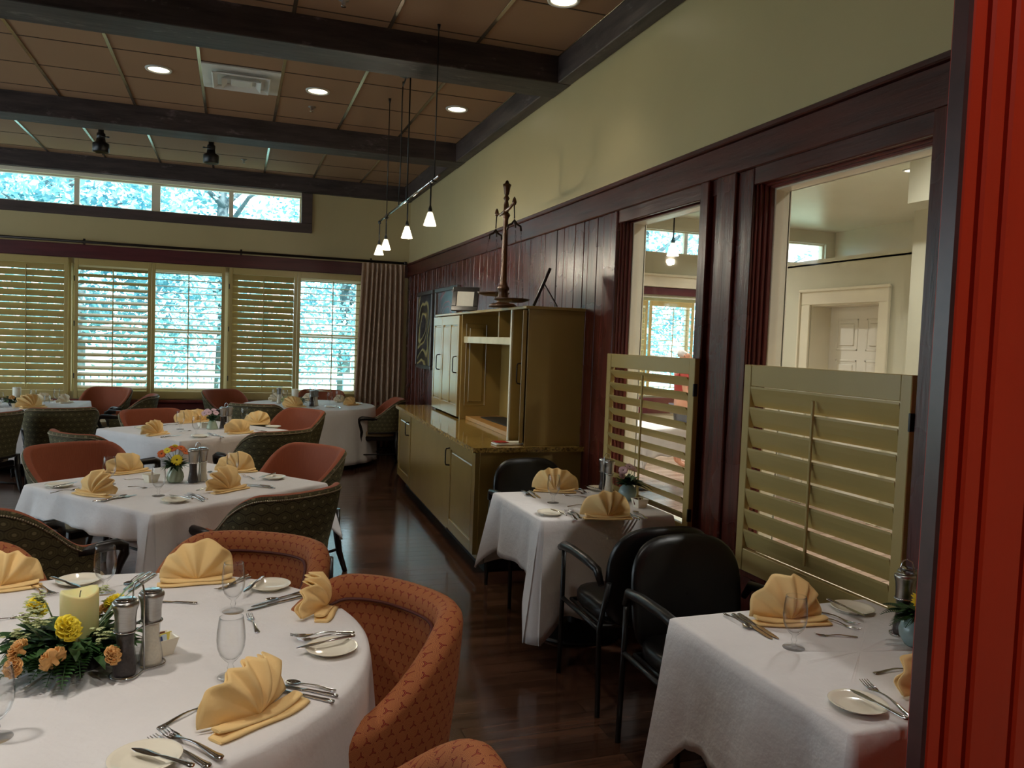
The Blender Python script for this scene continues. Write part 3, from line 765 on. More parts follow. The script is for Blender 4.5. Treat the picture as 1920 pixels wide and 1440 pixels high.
# ------------------------------------------------------------ sideboard and hutch
CT = .92
def fx(y): return 1.640+(y-5.40)*.0365       # the front runs slightly out of parallel with the wall
sb = thing('sideboard', 'long mustard sideboard base with panel doors under granite top', 'sideboard', (0, 0, 0))
Y0, Y1 = 5.42, 8.98
def slab(mb, y0, y1, f0, f1, back, z0, z1):   # f0/f1: offset of the front plane at both ends
    return mb.prism([(fx(y0)+f0, y0), (fx(y1)+f1, y1), (back, y1), (back, y0)], 'z', z0, z1)
slab(MB(), Y0+.02, Y1-.02, .03, .03, 2.46, .10, .88).build('carcass', M['cab'], sb)
slab(MB(), Y0+.06, Y1-.05, .10, .10, 2.44, 0, .10).build('toe_kick', M['cabdark'], sb)
def fronted(y0, y1, z0, z1, d0, d1, bev=0):
    """a box lying on the slanted front, from depth d0 to d1 (negative = towards the room)"""
    m = MB().box(d0, d1, y0, y1, z0, z1, bev)
    return m.fn(lambda x, y, z: (x+fx(y), y, z))
def panel_door(name, y0, y1, z0, z1, par, d=.0, mat='cab', fl=.085, npan=1):
    m = MB()
    def B(a, b, c, e, d0, d1, bev=0): m.merge(fronted(a, b, c, e, d0, d1, bev))
    B(y0, y1, z0, z1, d+.006, d+.03)
    B(y0, y0+fl, z0, z1, d-.006, d+.01, .003); B(y1-fl, y1, z0, z1, d-.006, d+.01, .003)
    B(y0+fl, y1-fl, z1-fl, z1, d-.006, d+.01, .003); B(y0+fl, y1-fl, z0, z0+fl, d-.006, d+.01, .003)
    iw = (y1-y0-2*fl-(npan-1)*fl*.6)/npan
    for k in range(npan):
        a = y0+fl+k*(iw+fl*.6); 
        if k: B(a-fl*.6, a, z0+fl, z1-fl, d-.006, d+.01, .003)
        B(a+.018, a+iw-.018, z0+fl+.018, z1-fl-.018, d-.002, d+.012, .010)
    return m.build(name, M[mat], par)
def pull(y, z0, z1, par, d=-.006, name='handle'):
    pts = [(d+.004, y, z0), (d-.03, y, z0+.004), (d-.036, y, z0+.02), (d-.036, y, z1-.02), (d-.03, y, z1-.004), (d+.004, y, z1)]
    MB().tube(pts, .0055, 8).fn(lambda x, yy, z: (x+fx(yy), yy, z)).build(name, M['iron'], par)
d1 = panel_door('door', Y0+.03, 6.33, .14, .875, sb); pull(6.27, .66, .80, d1)
fm = MB().merge(fronted(6.34, 8.14, .12, .875, .0, .03, .003)); fm.build('middle_panel', M['cab'], sb)
d2 = panel_door('door', 8.15, 8.93, .14, .875, sb); pull(8.24, .66, .80, d2)
slab(MB(), Y0-.015, Y1, -.03, -.03, 2.465, .88, CT-.001).build('drip_edge', M['granite'], sb)
ct = slab(MB(), Y0-.02, Y1+.01, -.035, -.035, 2.468, .885, CT).build('countertop', M['granite'], None)
ct['label'] = 'speckled gold granite countertop on the long sideboard'; ct['category'] = 'countertop'
bpy.data.objects.remove([c for c in kids(sb) if c.name.startswith('drip')][0])
# hutch
hu = thing('hutch', 'tall mustard display hutch with an open bay standing on the granite top', 'hutch', (0, 0, 0))
HX = 2.0
def hx(y): return 2.0+(y-5.49)*.026
HT = 1.925
def hb(y0, y1, d0, d1, z0, z1, bev=.002):
    return MB().box(d0, d1, y0, y1, z0, z1, bev).fn(lambda x, y, z: (min(x+hx(y), 2.475) if x < .6 else 2.475, y, z))
B9 = .9
hb(5.49, 5.515, 0.02, B9, CT, HT).build('side_panel', M['cab'], hu)
hb(8.58, 8.605, 0.02, B9, CT, HT).build('side_panel', M['cab'], hu)
hb(5.48, 8.62, -.006, B9, HT, HT+.022, .003).build('top_board', M['cab'], hu)
MB().box(2.45, 2.474, 5.515, 8.58, CT, HT).build('back_panel', M['cab'], hu)
hb(5.80, 5.83, 0.0, B9, CT, HT).build('partition', M['cab'], hu); hb(7.40, 7.43, .0, B9, CT, HT).build('partition', M['cab'], hu)
hb(5.83, 7.40, .06, B9, CT, CT+.035).build('bay_floor', simple('light_maple_board', hexc('B98A4A'), .4), hu)
MB().box(2.2, 2.43, 5.9, 7.2, CT+.036, CT+.045, .002).build('mat', M['pad'], hu)
hb(5.83, 7.40, .03, B9, 1.665, 1.69).build('shelf', M['cab'], hu)
hb(5.83, 7.40, .02, .045, 1.655, 1.715, .003).build('rail', simple('pale_cream_rail', hexc('CFC4A0'), .2), hu)
hb(6.28, 6.30, .03, B9, 1.69, HT).build('divider', M['cab'], hu)
def hdoor(y0, y1, par, npan=1, hy=None, d=0.0, swing=0.0):
    m = MB(); fl = .05; z0, z1 = CT+.02, HT-.01
    def B(a, b, c, e, d0, d1_, bev=.0): m.merge(hb(a, b, d0, d1_, c, e, bev))
    B(y0, y1, z0, z1, d-.012, d+.008); B(y0, y0+fl, z0, z1, d-.022, d-.01, .002); B(y1-fl, y1, z0, z1, d-.022, d-.01, .002)
    B(y0+fl, y1-fl, z1-.09, z1, d-.022, d-.01, .002); B(y0+fl, y1-fl, z0, z0+.11, d-.022, d-.01, .002)
    iw = (y1-y0-2*fl-(npan-1)*fl)/npan
    for k in range(npan):
        a = y0+fl+k*(iw+fl)
        if k: B(a-fl, a, z0+.11, z1-.09, d-.022, d-.01, .002)
        B(a+.014, a+iw-.014, z0+.125, z1-.105, d-.019, d-.01, .007)
    if swing: m.fn(lambda x, y, z: (x+swing*(y-y0)/(y1-y0), y, z)); d += swing*(hy-y0)/(y1-y0)
    o = m.build('door', M['cab'], par)
    if hy:
        MB().tube([(hx(hy)+d-.02, hy, 1.36), (hx(hy)+d-.05, hy, 1.365), (hx(hy)+d-.056, hy, 1.38), (hx(hy)+d-.056, hy, 1.50), (hx(hy)+d-.05, hy, 1.515), (hx(hy)+d-.02, hy, 1.52)], .0055, 8).build('handle', M['iron'], o)
    return o
hdoor(8.19, 8.60, hu, 1, 8.27); hdoor(7.44, 8.18, hu, 2, 7.52)
hdoor(5.495, 5.80, hu, 1, 5.76, swing=.10)
hb(5.80, 5.83, -.012, .0, CT, HT).build('bay_edge', M['creamtrim'], hu)
# raised panel on the side cheek facing the camera
m_ = MB(); x0 = hx(7.4)+.0
for (a, b, c, e, f) in ((x0+.04, x0+.05, 1.05, 1.84, .006), (x0+.24, x0+.25, 1.05, 1.84, .006), (x0+.04, x0+.25, 1.05, 1.06, .006), (x0+.04, x0+.25, 1.83, 1.84, .006), (x0+.075, x0+.215, 1.09, 1.80, .012)):
    m_.box(a, b, 7.40-f, 7.402, c, e, .004)
m_.build('cheek_panel', M['cab'], hu)
# things on and in the hutch
t = thing('canister', 'red plastic canister standing inside the open bay of the hutch', 'canister', (2.28, 6.28, CT+.046))
MB().lathe([(0, 0), (.075, 0), (.09, .02), (.10, .21), (.103, .215), (.103, .225), (0, .23)], 24).build('body', M['redplastic'], t)
MB().lathe([(.107, .222), (.108, .24), (.06, .25), (.02, .255), (.018, .275), (0, .278)], 24).build('lid', M['redplastic'], t)
o = MB().box(-.12, .12, -.055, .055, 0, .012, .004).box(-.10, .10, -.045, .045, .012, .02, .004).build('folded_card', M['candlew']); o.location = (1.93, 5.58, CT+.0005); o.rotation_euler[2] = R(4)
MB().box(-.12, -.02, -.05, .05, .0202, .0225).build('red_cover', M['redplastic'], o)
tag(o, 'small folded white and red card at the near corner of the granite top', 'card')
# scales
SZ = HT+.0225
s = thing('balance_scales', 'tall brass and wood balance scales with two hanging pans on the hutch', 'scales', (1.985, 6.0, SZ))
MB().lathe([(0, 0), (.11, 0), (.115, .012), (.09, .03), (.05, .035), (.042, .05), (.04, .10), (.036, .13), (.046, .14), (.046, .155), (.034, .17), (.026, .20), (.022, .45), (.019, .68), (.024, .70), (.034, .715), (.03, .73), (.02, .74), (.02, .80), (.014, .83), (.026, .85), (.012, .87), (.02, .885), (.026, .93), (.034, .955), (.018, .965), (.01, .985), (0, .99)], 20).build('column', M['brass'], s)
FA = Vector((.02, .30, .775)); NA = Vector((-.03, -.28, .775))
MB().tube([NA, (NA+Vector((0, .09, -.025))), (0, 0, -.02+.775), (FA-Vector((0, .09, .025))), FA], [.009, .011, .016, .011, .009], 8).build('beam', M['brass'], s)
for E_, pz, pr in ((FA, .105, .135), (NA, .03, .14)):
    MB().lathe([(0, 0), (.012, .0), (.018, .02), (.012, .045), (.004, .06), (0, .06)], 12, (E_.x, E_.y, E_.z-.02)).build('beam_tip', M['brass'], s)
    cx, cy = E_.x*.8, E_.y; yk = E_.z-.16
    MB().tube([(E_.x, E_.y, E_.z-.02), (cx, cy, yk+.04)], .005, 6).tube([(cx-.055, cy, yk-.05), (cx-.05, cy, yk-.015), (cx-.02, cy, yk), (cx, cy, yk+.03), (cx+.02, cy, yk), (cx+.05, cy, yk-.015), (cx+.055, cy, yk-.05)], .008, 8).tube([(cx, cy, yk+.03), (cx, cy-.03, yk-.03)], .006, 6).build('yoke', M['iron'], s)
    ch = MB()
    for k in range(3):
        a = 2*PI*k/3+.5
        A = Vector((cx+(.055 if k == 0 else -.055 if k == 1 else 0), cy+(-.03 if k == 2 else 0), yk-.05)); B_ = Vector((cx+pr*.92*math.cos(a), cy+pr*.92*math.sin(a), pz+.012))
        nl = 15
        for q in range(nl):
            p = A.lerp(B_, q/nl); p2 = A.lerp(B_, (q+.86)/nl); dd_ = (p2-p); w = Vector((.0045, 0, 0)) if q % 2 else Vector((0, .0045, 0))
            ch.tube([p, p+dd_*.2+w, p+dd_*.8+w, p2, p+dd_*.8-w, p+dd_*.2-w], .0014, 4, closed=True)
    ch.build('chains', M['iron'], s)
    MB().lathe([(0, -.004), (pr*.6, 0), (pr*.92, .014), (pr, .026), (pr*.97, .027), (pr*.88, .018), (pr*.5, .006), (0, .003)], 28, (cx, cy, pz)).build('pan', M['brass'], s)
def frame(w, h, loc, rz, tilt, label, face, back_leg=True, mw=.04):
    t = thing('picture_frame', label, 'picture frame', loc, rz)
    Mx = Matrix.Rotation(-tilt, 4, 'X')
    f = MB().box(-w/2, w/2, -.011, .011, 0, mw, .004).box(-w/2, w/2, -.011, .011, h-mw, h, .004).box(-w/2, -w/2+mw, -.011, .011, mw, h-mw, .004).box(w/2-mw, w/2, -.011, .011, mw, h-mw, .004).xf(Mx)
    f.build('frame', M['blackwood'], t)
    MB().box(-w/2+mw, w/2-mw, -.004, .006, mw, h-mw).xf(Mx).build('print', face, t)
    if back_leg:
        p = Mx @ Vector((0, .012, h*.62)); q = (0, p.y+h*.34, .004)
        MB().add([(-.035, p.y, p.z), (.035, p.y, p.z), (.05, q[1], q[2]), (-.05, q[1], q[2]), (-.035, p.y-.004, p.z-.004), (.035, p.y-.004, p.z-.004), (.05, q[1]-.008, q[2]), (-.05, q[1]-.008, q[2])], [(0,1,2,3), (7,6,5,4), (0,4,5,1), (2,6,7,3), (1,5,6,2), (3,7,4,0)]).build('easel_leg', M['blackwood'], t)
    return t
frame(.25, .235, (2.00, 7.18, SZ+.002), R(-28), R(18), 'black frame with a certificate standing left on the hutch', M['paper'], mw=.045)
frame(.26, .30, (2.10, 5.62, SZ+.002), R(-110), R(22), 'black picture frame seen edge-on, leaning at the near end of the hutch', M['paper'])
def wallart(y0, y1, z0, z1, mat, label):
    t = thing('framed_print', label, 'wall art', (WX-.02, (y0+y1)/2, (z0+z1)/2))
    hy, hz = (y1-y0)/2, (z1-z0)/2
    MB().box(-.045, 0, -hy, hy, -hz, -hz+.05, .006).box(-.045, 0, -hy, hy, hz-.05, hz, .006).box(-.045, 0, -hy, -hy+.05, -hz+.05, hz-.05, .006).box(-.045, 0, hy-.05, hy, -hz+.05, hz-.05, .006).build('frame', simple('silver_brown_frame', hexc('5A5450'), .3, .5), t)
    MB().box(-.02, -.002, -hy+.045, hy-.045, -hz+.045, hz-.045).build('print', mat, t)
wallart(10.26, 11.18, 1.27, 2.32, M['art1'], 'tall framed print in tan and charcoal on the red panelling')
wallart(9.02, 10.10, 1.30, 2.32, M['art2'], 'framed grey and red print half hidden behind the hutch')

# ------------------------------------------------------------ chairs
def upath(a, b, f, n=56, ex=2.5):
    pts = []
    for k in range(9): pts.append((-a, f*(1-k/8)))
    m = 40
    for k in range(1, m):
        t = PI*k/m; c, s = math.cos(t), math.sin(t)
        pts.append((-a*math.copysign(abs(c)**(2/ex), c), -b*abs(s)**(2/ex)))
    for k in range(9): pts.append((a, f*k/8))
    # resample by arc length
    L = [0]
    for p, q in zip(pts, pts[1:]): L.append(L[-1]+math.hypot(q[0]-p[0], q[1]-p[1]))
    out = []
    j = 0
    for k in range(n+1):
        t = L[-1]*k/n
        while j < len(L)-2 and L[j+1] < t: j += 1
        u = (t-L[j])/max(1e-9, L[j+1]-L[j]); p, q = pts[j], pts[j+1]
        out.append((p[0]+(q[0]-p[0])*u, p[1]+(q[1]-p[1])*u))
    res = []
    for k, (x, y) in enumerate(out):
        p, q = out[max(0, k-1)], out[min(n, k+1)]
        tx, ty = q[0]-p[0], q[1]-p[1]; l = math.hypot(tx, ty)
        res.append((x, y, ty/l*-1 if False else -ty/l*-1, tx/l*-1, k/n, L[-1]*k/n))
    # outward normal: path runs left-front, back, right-front
    fin = []
    for (x, y, nx, ny, s, l) in res:
        k = int(round(s*n)); p, q = out[max(0, k-1)], out[min(n, k+1)]
        tx, ty = q[0]-p[0], q[1]-p[1]; h = math.hypot(tx, ty)
        nx, ny = ty/h, -tx/h
        fin.append((x, y, nx, ny, s, l))
    return fin
def sstep(x): x = max(0, min(1, x)); return x*x*(3-2*x)
def shell(path, top, zb, th, flare, zi, rise=lambda s: 0.0):
    """rows of (point, uv) for each section: outer face up, over the rim, inner face down"""
    rows = []
    for (x, y, nx, ny, s, l) in path:
        zt = top(s); bk = 1-abs(2*s-1)**3
        z0 = zb+rise(s); sec = []
        rr_ = th/2
        for k in range(5): sec.append((0, z0+(zt-rr_-z0)*k/4))
        for k in range(1, 7):
            a = PI*k/7; sec.append((-rr_+rr_*math.cos(a), zt-rr_+rr_*math.sin(a)))
        for k in range(5): sec.append((-th-(.008*math.sin(PI*k/4)), (zt-rr_)+(zi-(zt-rr_))*k/4))
        row = []; v = 0; pr = None
        for (o, z) in sec:
            off = o+flare*bk*sstep((z-zb)/(top(.5)-zb))*1.0
            p = (x+nx*off, y+ny*off, z)
            if pr: v += math.dist(pr, p)
            pr = p; row.append((p, (l, v)))
        rows.append(row)
    return rows
def split(rows, a, b): return [[r[k][0] for k in range(a, b)] for r in rows], [[r[k][1] for k in range(a, b)] for r in rows]
def caps(mb, rows):
    for r in (rows[0], rows[-1]): mb.poly([p for p, _ in r])

# tub chair wholly covered in orange triskele cloth
def tub_chair(label, loc, rz):
    t = thing('tub_chair', label, 'chair', loc, rz)
    path = upath(.315, .335, .20)
    def top(s):
        d = abs(2*s-1); return .63+(.225)*(1-sstep((d-.34)/.60))
    rows = shell(path, top, .14, .085, .055, .40)
    m = MB(); P_, U = split(rows, 0, 16); m.grid(P_, UV=U); caps(m, rows)
    m.build('shell', M['fabA'], t, True)
    pts = []
    for (x, y, nx, ny, s, l) in path:
        if .12 < s < .88:
            z = top(s)-.07-.0*abs(2*s-1); off = -.090+.055*(1-abs(2*s-1)**3)*sstep((z-.14)/.73)-.004
            pts.append((x+nx*off, y+ny*off, z))
    MB().tube(pts, .0055, 6).build('piping', M['piping'], t)
    sm = MB(); pr = []
    for k in range(28):
        a = 2*PI*k/28; c, s = math.cos(a), math.sin(a)
        pr.append((.222*math.copysign(abs(c)**.7, c), -.015+.235*math.copysign(abs(s)**.7, s)))
    G_ = [[(x*(1-i*.0)*q, y*q, z) for (q, z) in ((.96, .34), (1, .37), (1, .43), (.96, .455), (.8, .468), (.4, .475), (.01, .476))] for i, (x, y) in enumerate(pr)]
    sm.grid(G_, closed_u=True, UV=[[(g[0]*1.0, g[1]) for g in r] for r in G_]).build('seat', M['fabA'], t)
    for sx in (-1, 1):
        MB().tube([(sx*.25, .16, .16), (sx*.25, .165, 0)], [.026, .018], 8).build('leg', M['blackwood'], t)
        MB().tube([(sx*.22, -.23, .16), (sx*.23, -.27, 0)], [.026, .018], 8).build('leg', M['blackwood'], t)
    return t
# arm chair: rust inside, olive medallion outside, black arms and legs
def arm_chair(label, loc, rz, group=None):
    t = thing('dining_armchair', label, 'chair', loc, rz, group)
    path = upath(.300, .30, .13, ex=2.7)
    def top(s):
        d = abs(2*s-1); return .655+(.225)*(1-sstep((d-.36)/.56))
    rows = shell(path, top, .455, .05, .075, .47)
    m = MB(); P_, U = split(rows, 0, 7); m.grid(P_, UV=U)
    m.build('outer_back', M['fabG'], t)
    m = MB(); P_, U = split(rows, 6, 16); m.grid(P_, UV=U); caps(m, rows)
    m.build('inner_back', M['fabO'], t)
    nl = MB(); last = -1
    for i in range(len(rows)-1):
        for q in (0, .34, .67):
            p = Vector(rows[i][4][0]).lerp(Vector(rows[i+1][4][0]), q)
            x, y, nx, ny, s, l = path[i]
            nl.lathe([(.0055, 0), (.0042, .003), (0, .0045)], 6).v
            k = len(nl.v)-18
            Mx = Matrix.Translation(p+Vector((nx, ny, 0))*.0005+Vector((0, 0, -.003))) @ Vector((nx, ny, .05)).to_track_quat('Z', 'Y').to_matrix().to_4x4()
            for j in range(k, len(nl.v)): nl.v[j] = tuple(Mx @ Vector(nl.v[j]))
    nl.build('nail_trim', simple('antique_nail_heads', hexc('8E8474'), .3, .8) if 'nails' not in M else M['nails'], t)
    MB().tube([(r[0][0][0], r[0][0][1], .452) for r in rows], .014, 6).build('back_rail', M['blackwood'], t)
    G_ = []
    for k in range(32):
        a = 2*PI*k/32; c, s = math.cos(a), math.sin(a)
        x, y = .245*math.copysign(abs(c)**.6, c), .01+.245*math.copysign(abs(s)**.6, s)
        G_.append([(x*q, .01+(y-.01)*q, z) for q, z in ((.98, .40), (1, .415), (1, .445), (.96, .462), (.8, .472), (.4, .478), (.01, .479))])
    MB().grid(G_, closed_u=True).build('seat', M['seattan'], t)
    MB().box(-.24, .24, -.22, .25, .345, .40, .01).build('seat_frame', M['blackwood'], t)
    for sx in (-1, 1):
        X = sx*.300
        MB().tube([(X, .02, .628), (X, .13, .636), (X*1.01, .21, .638), (X*1.01, .245, .622), (X*1.0, .25, .585), (X*.98, .225, .53), (X*.95, .205, .46), (X*.92, .215, .40)], [.018, .026, .028, .027, .024, .021, .021, .022], 10).build('arm', M['blackwood'], t)
        MB().tube([(X*.90, .22, .41), (X*.90, .225, .2), (X*.92, .235, 0)], [.024, .021, .016], 8).build('leg', M['blackwood'], t)
        MB().tube([(X*.80, -.245, .46), (X*.82, -.24, .30), (X*.84, -.265, .15), (X*.88, -.315, 0)], [.024, .024, .022, .017], 8).build('leg', M['blackwood'], t)
        MB().tube([(X*.90, .225, .17), (X*.83, -.255, .17)], .010, 6).build('side_stretcher', M['blackwood'], t)
    MB().tube([(-.26, -.02, .17), (.26, -.02, .17)], .010, 6).build('stretcher', M['blackwood'], t)
    MB().tube([(0, -.30, .44), (0, -.235, .40), (0, -.225, .36)], .02, 8).build('back_post', M['blackwood'], t)
    return t
M['nails'] = simple('antique_nail_heads', hexc('9A8C74'), .3, .8)
def vinyl_chair(label, loc, rz):
    t = thing('vinyl_armchair', label, 'chair', loc, rz)
    G_ = []
    for k in range(48):
        a = 2*PI*k/48; c, s = math.cos(a), math.sin(a)
        ex = .62 if s > 0 else .5
        x = .262*math.copysign(abs(c)**ex, c); z = .63+.245*math.copysign(abs(s)**(.72 if s > 0 else .55), s)
        x *= (1+.05*(z-.5))
        row = []
        for q, d in ((.02, -.034), (.5, -.036), (.85, -.030), (.96, -.018), (1.0, 0), (.96, .018), (.85, .026), (.5, .030), (.02, .030)):
            xx = x*q; zz = .63+(z-.63)*q
            row.append((xx, -.235-.16*(zz-.45)+.45*xx*xx-.0+d*-1*-1, zz))
        G_.append(row)
    MB().grid(G_, closed_u=True).build('backrest', M['vinyl'], t)
    G_ = []
    for k in range(40):
        a = 2*PI*k/40; c, s = math.cos(a), math.sin(a)
        x = .255*math.copysign(abs(c)**.55, c); y = .0+.24*math.copysign(abs(s)**.55, s)
        G_.append([(x*q, y*q, z) for q, z in ((.02, .40), (.95, .40), (1, .415), (1, .45), (.96, .468), (.8, .476), (.02, .48))])
    MB().grid(G_, closed_u=True).build('seat', M['vinyl'], t)
    MB().tube([(-.25, .2, .395), (.25, .2, .395), (.25, -.2, .395), (-.25, -.2, .395)], .011, 8, closed=True).build('seat_rail', M['blackmetal'], t)
    for sx in (-1, 1):
        X = sx*.285
        MB().tube([(X, -.24, .60), (X*1.02, -.20, .66), (X*1.02, -.08, .672), (X*1.02, .10, .674), (X*1.02, .22, .665), (X*1.02, .27, .645)], [.014, .020, .022, .022, .024, .018], 10).build('arm', M['vinyl'], t)
        MB().tube([(X, .235, .665), (X, .235, .40), (X, .245, 0)], .0125, 8).build('leg', M['blackmetal'], t)
        MB().tube([(X*.92, -.275, .62), (X, -.235, .40), (X, -.255, 0)], .0125, 8).build('leg', M['blackmetal'], t)
        MB().tube([(X, .235, .395), (X, -.235, .395)], .0115, 8).build('side_rail', M['blackmetal'], t)
    return t
def face(a): return a-PI/2      # heading angle in the plan to rotation
# around the foreground round table (centre -.41, 2.48)
tub_chair('orange woven tub chair behind the foreground table, right of the aisle-side napkin', (-.02, 3.12, 0), face(R(240)))
tub_chair('orange woven tub chair fully seen at the right of the foreground table', (.29, 2.42, 0), face(R(211)))
tub_chair('orange woven tub chair of which only the top shows at the bottom edge', (.13, 1.50, 0), face(R(140)))
tub_chair('orange woven tub chair at the left edge behind the foreground table', (-.90, 3.10, 0), face(R(302)))
# around the table with the orange flowers
CB = (('olive backed armchair, back to us, right before the table with the orange flowers', (.17, 4.47, 0), 128),
      ('armchair at the left edge with nailed olive side, right behind the foreground table chairs', (-.87, 4.33, 0), 37),
      ('rust armchair open towards us, right of the table with the orange flowers', (.36, 5.72, 0), 217),
      ('broad rust armchair facing us, left behind the table with the orange flowers', (-.90, 5.88, 0), 305),
      ('olive backed armchair, back to us, right before the table with pink flowers', (.25, 7.14, 0), 125),
      ('rust armchair open towards us, right of the table with pink flowers', (.52, 8.62, 0), 217),
      ('dull rust armchair behind the left end of the table with pink flowers', (-.66, 8.46, 0), 300),
      ('armchair between the two square tables of which a long brownish rim shows', (-.95, 6.98, 0), 40),
      ('olive backed armchair, back to us, before the far round table by the curtain', (.33, 9.74, 0), 62),
      ('rust armchair facing us at the left of the far round table, before the shutters', (-.02, 11.5, 0), 310),
      ('rust armchair behind the candle of the far round table', (1.18, 11.72, 0), 262),
      ('dark rust armchair at the right of the far round table beside the curtain', (1.77, 10.48, 0), 176),
      ('olive backed armchair with its straight back to us, before the far left table', (-1.66, 9.10, 0), 105),
      ('rust armchair facing us behind the right corner of the far left table', (-1.66, 11.62, 0), 245),
      ('rust armchair seen from the side with a black arm, right of the far left table', (-1.24, 10.6, 0), 180),
      ('rust armchair cut by the left edge, before the far left table', (-2.25, 8.50, 0), 150),
      )
proto = None
def rotz(d): return face(R(d))
for lb, loc, d in CB:
    if proto is None: proto = arm_chair(lb, loc, rotz(d))
    else: dup(proto, loc, rotz(d), lb)
G3 = 'armchairs of the next room glimpsed between the slats'
dup(proto, (5.45, 7.9, 0), rotz(150), 'armchair of the next room glimpsed between the slats of the left inner shutter', G3)
dup(proto, (3.62, 9.0, 0), rotz(330), 'armchair of the next room glimpsed between the slats of the left inner shutter', G3)
vinyl_chair('black vinyl armchair facing us between the sideboard end and its small table', (1.95, 4.93, 0), face(R(270)))
vinyl_chair('black vinyl armchair with its back to us, at the small table beside the sideboard', (1.87, 3.44, 0), face(R(88)))
vinyl_chair('black vinyl armchair facing us behind the small table by the red boards', (1.84, 2.70, 0), face(R(268)))

# ------------------------------------------------------------ tables and their cloths
TZ = .742
def outline_sq(h, r=.012, n=56):
    P_ = []   # (x, y, nx, ny, side index, t along the side -1..1)
    for sd_ in range(4):
        a0 = -PI/2+sd_*PI/2        # side normal
        nx, ny = math.cos(a0), math.sin(a0); tx, ty = -ny, nx
        for k in range(n+1):
            t_ = math.sin(PI/2*math.sin(PI/2*(-1+2*k/n))); q = t_*(h-r)
            P_.append((nx*h+tx*q, ny*h+ty*q, nx, ny, sd_, t_))
        for k in range(1, 6):
            a = a0+PI/2*k/6
            cx, cy = (nx+tx)*(h-r), (ny+ty)*(h-r)
            P_.append((cx+math.cos(a)*r, cy+math.sin(a)*r, math.cos(a), math.sin(a), sd_, 2.0))
    return P_
def cloth_sq(label, loc, rz, h, sides, corners, seed, fold=.02, cflare=.09, flare=.03, cw=.16):
    """sides: drop of the four hems; corners: drop of the four tips (corner k lies after side k)"""
    rr = random.Random(seed); P_ = outline_sq(h); cols = []
    ph = [rr.uniform(0, 6.28) for _ in range(8)]; fr = [rr.uniform(1.6, 3.4) for _ in range(8)]
    for (x, y, nx, ny, sd_, t_) in P_:
        if t_ > 1.5: w = 1.0; dr_ = corners[sd_]; base = sides[sd_]
        else:
            e = 1-abs(t_)          # 0 at the corners
            near = corners[sd_] if t_ > 0 else corners[(sd_-1) % 4]
            w = max(0, 1-e*h/cw); w = w**1.15
            dr_ = sides[sd_]+(near-sides[sd_])*w
        q = x*ny*-1+y*nx
        f_ = math.sin(fr[sd_]*6*q+ph[sd_])*.6+math.sin(fr[sd_+4]*11*q+ph[sd_+4])*.4
        # the corner cloth folds in on both sides of the tip
        pinch = math.sin(PI*min(1, (1-w)*1.0))*.0 if t_ > 1.5 else -.03*math.exp(-((1-abs(t_))*h-cw*.9)**2/.0016)
        dr_ *= 1+.035*f_*(1-w)
        col = [(x*.0, y*.0, TZ+.008), (x*.6, y*.6, TZ+.008), (x*.97, y*.97, TZ+.008), (x-nx*.006, y-ny*.006, TZ+.0078), (x+nx*.004, y+ny*.004, TZ+.002)]
        for k in range(1, 12):
            u = k/11
            off = .006+flare*u**1.3+(fold*f_*u*(1-w)+cflare*w*u**.9+pinch*u)
            z = TZ-dr_*u
            if z < .006: z = .006; off += .02*u
            jx = x+nx*off; jy = y+ny*off
            if w > .0 and t_ < 1.5:      # gather towards the diagonal
                sg = 1 if t_ > 0 else -1
                tx, ty = -ny, nx
                g = w*cflare*.75*u**.9*sg
                jx += tx*g; jy += ty*g
            col.append((jx, jy, z))
        cols.append(col)
    def mods(o):
        m = o.modifiers.new('thickness', 'SOLIDIFY'); m.thickness = .0025; m.offset = 1
    o = MB().grid(cols, closed_u=True).build('tablecloth', M['linen'], None, True, mods)
    o.location = loc; o.rotation_euler[2] = rz
    return tag(o, label, 'tablecloth')
def cloth_round(label, loc, r, drop, seed, folds=13, amp=.035, thing_z=TZ):
    rr = random.Random(seed); cols = []; n = 180
    ph = [rr.uniform(0, 6.28) for _ in range(4)]
    for i in range(n):
        a = 2*PI*i/n; c, s = math.cos(a), math.sin(a)
        f_ = .55*math.sin(folds*a+ph[0]+.8*math.sin(2*a))+.3*math.sin((folds*2-3)*a+ph[1])+.25*math.sin(5*a+ph[2])
        col = [(0, 0, TZ+.008), (c*r*.5, s*r*.5, TZ+.008), (c*r*.975, s*r*.975, TZ+.008), (c*(r-.006), s*(r-.006), TZ+.0075), (c*(r+.005), s*(r+.005), TZ-.002)]
        for k in range(1, 12):
            u = k/11; off = r+.008+.035*u+amp*f_*u**.8
            col.append((c*off, s*off, TZ-drop*u))
        cols.append(col)
    def mods(o):
        m = o.modifiers.new('thickness', 'SOLIDIFY'); m.thickness = .0025; m.offset = 1
    o = MB().grid(cols, closed_u=True).build('tablecloth', M['linen'], None, True, mods)
    o.location = loc
    return tag(o, label, 'tablecloth')
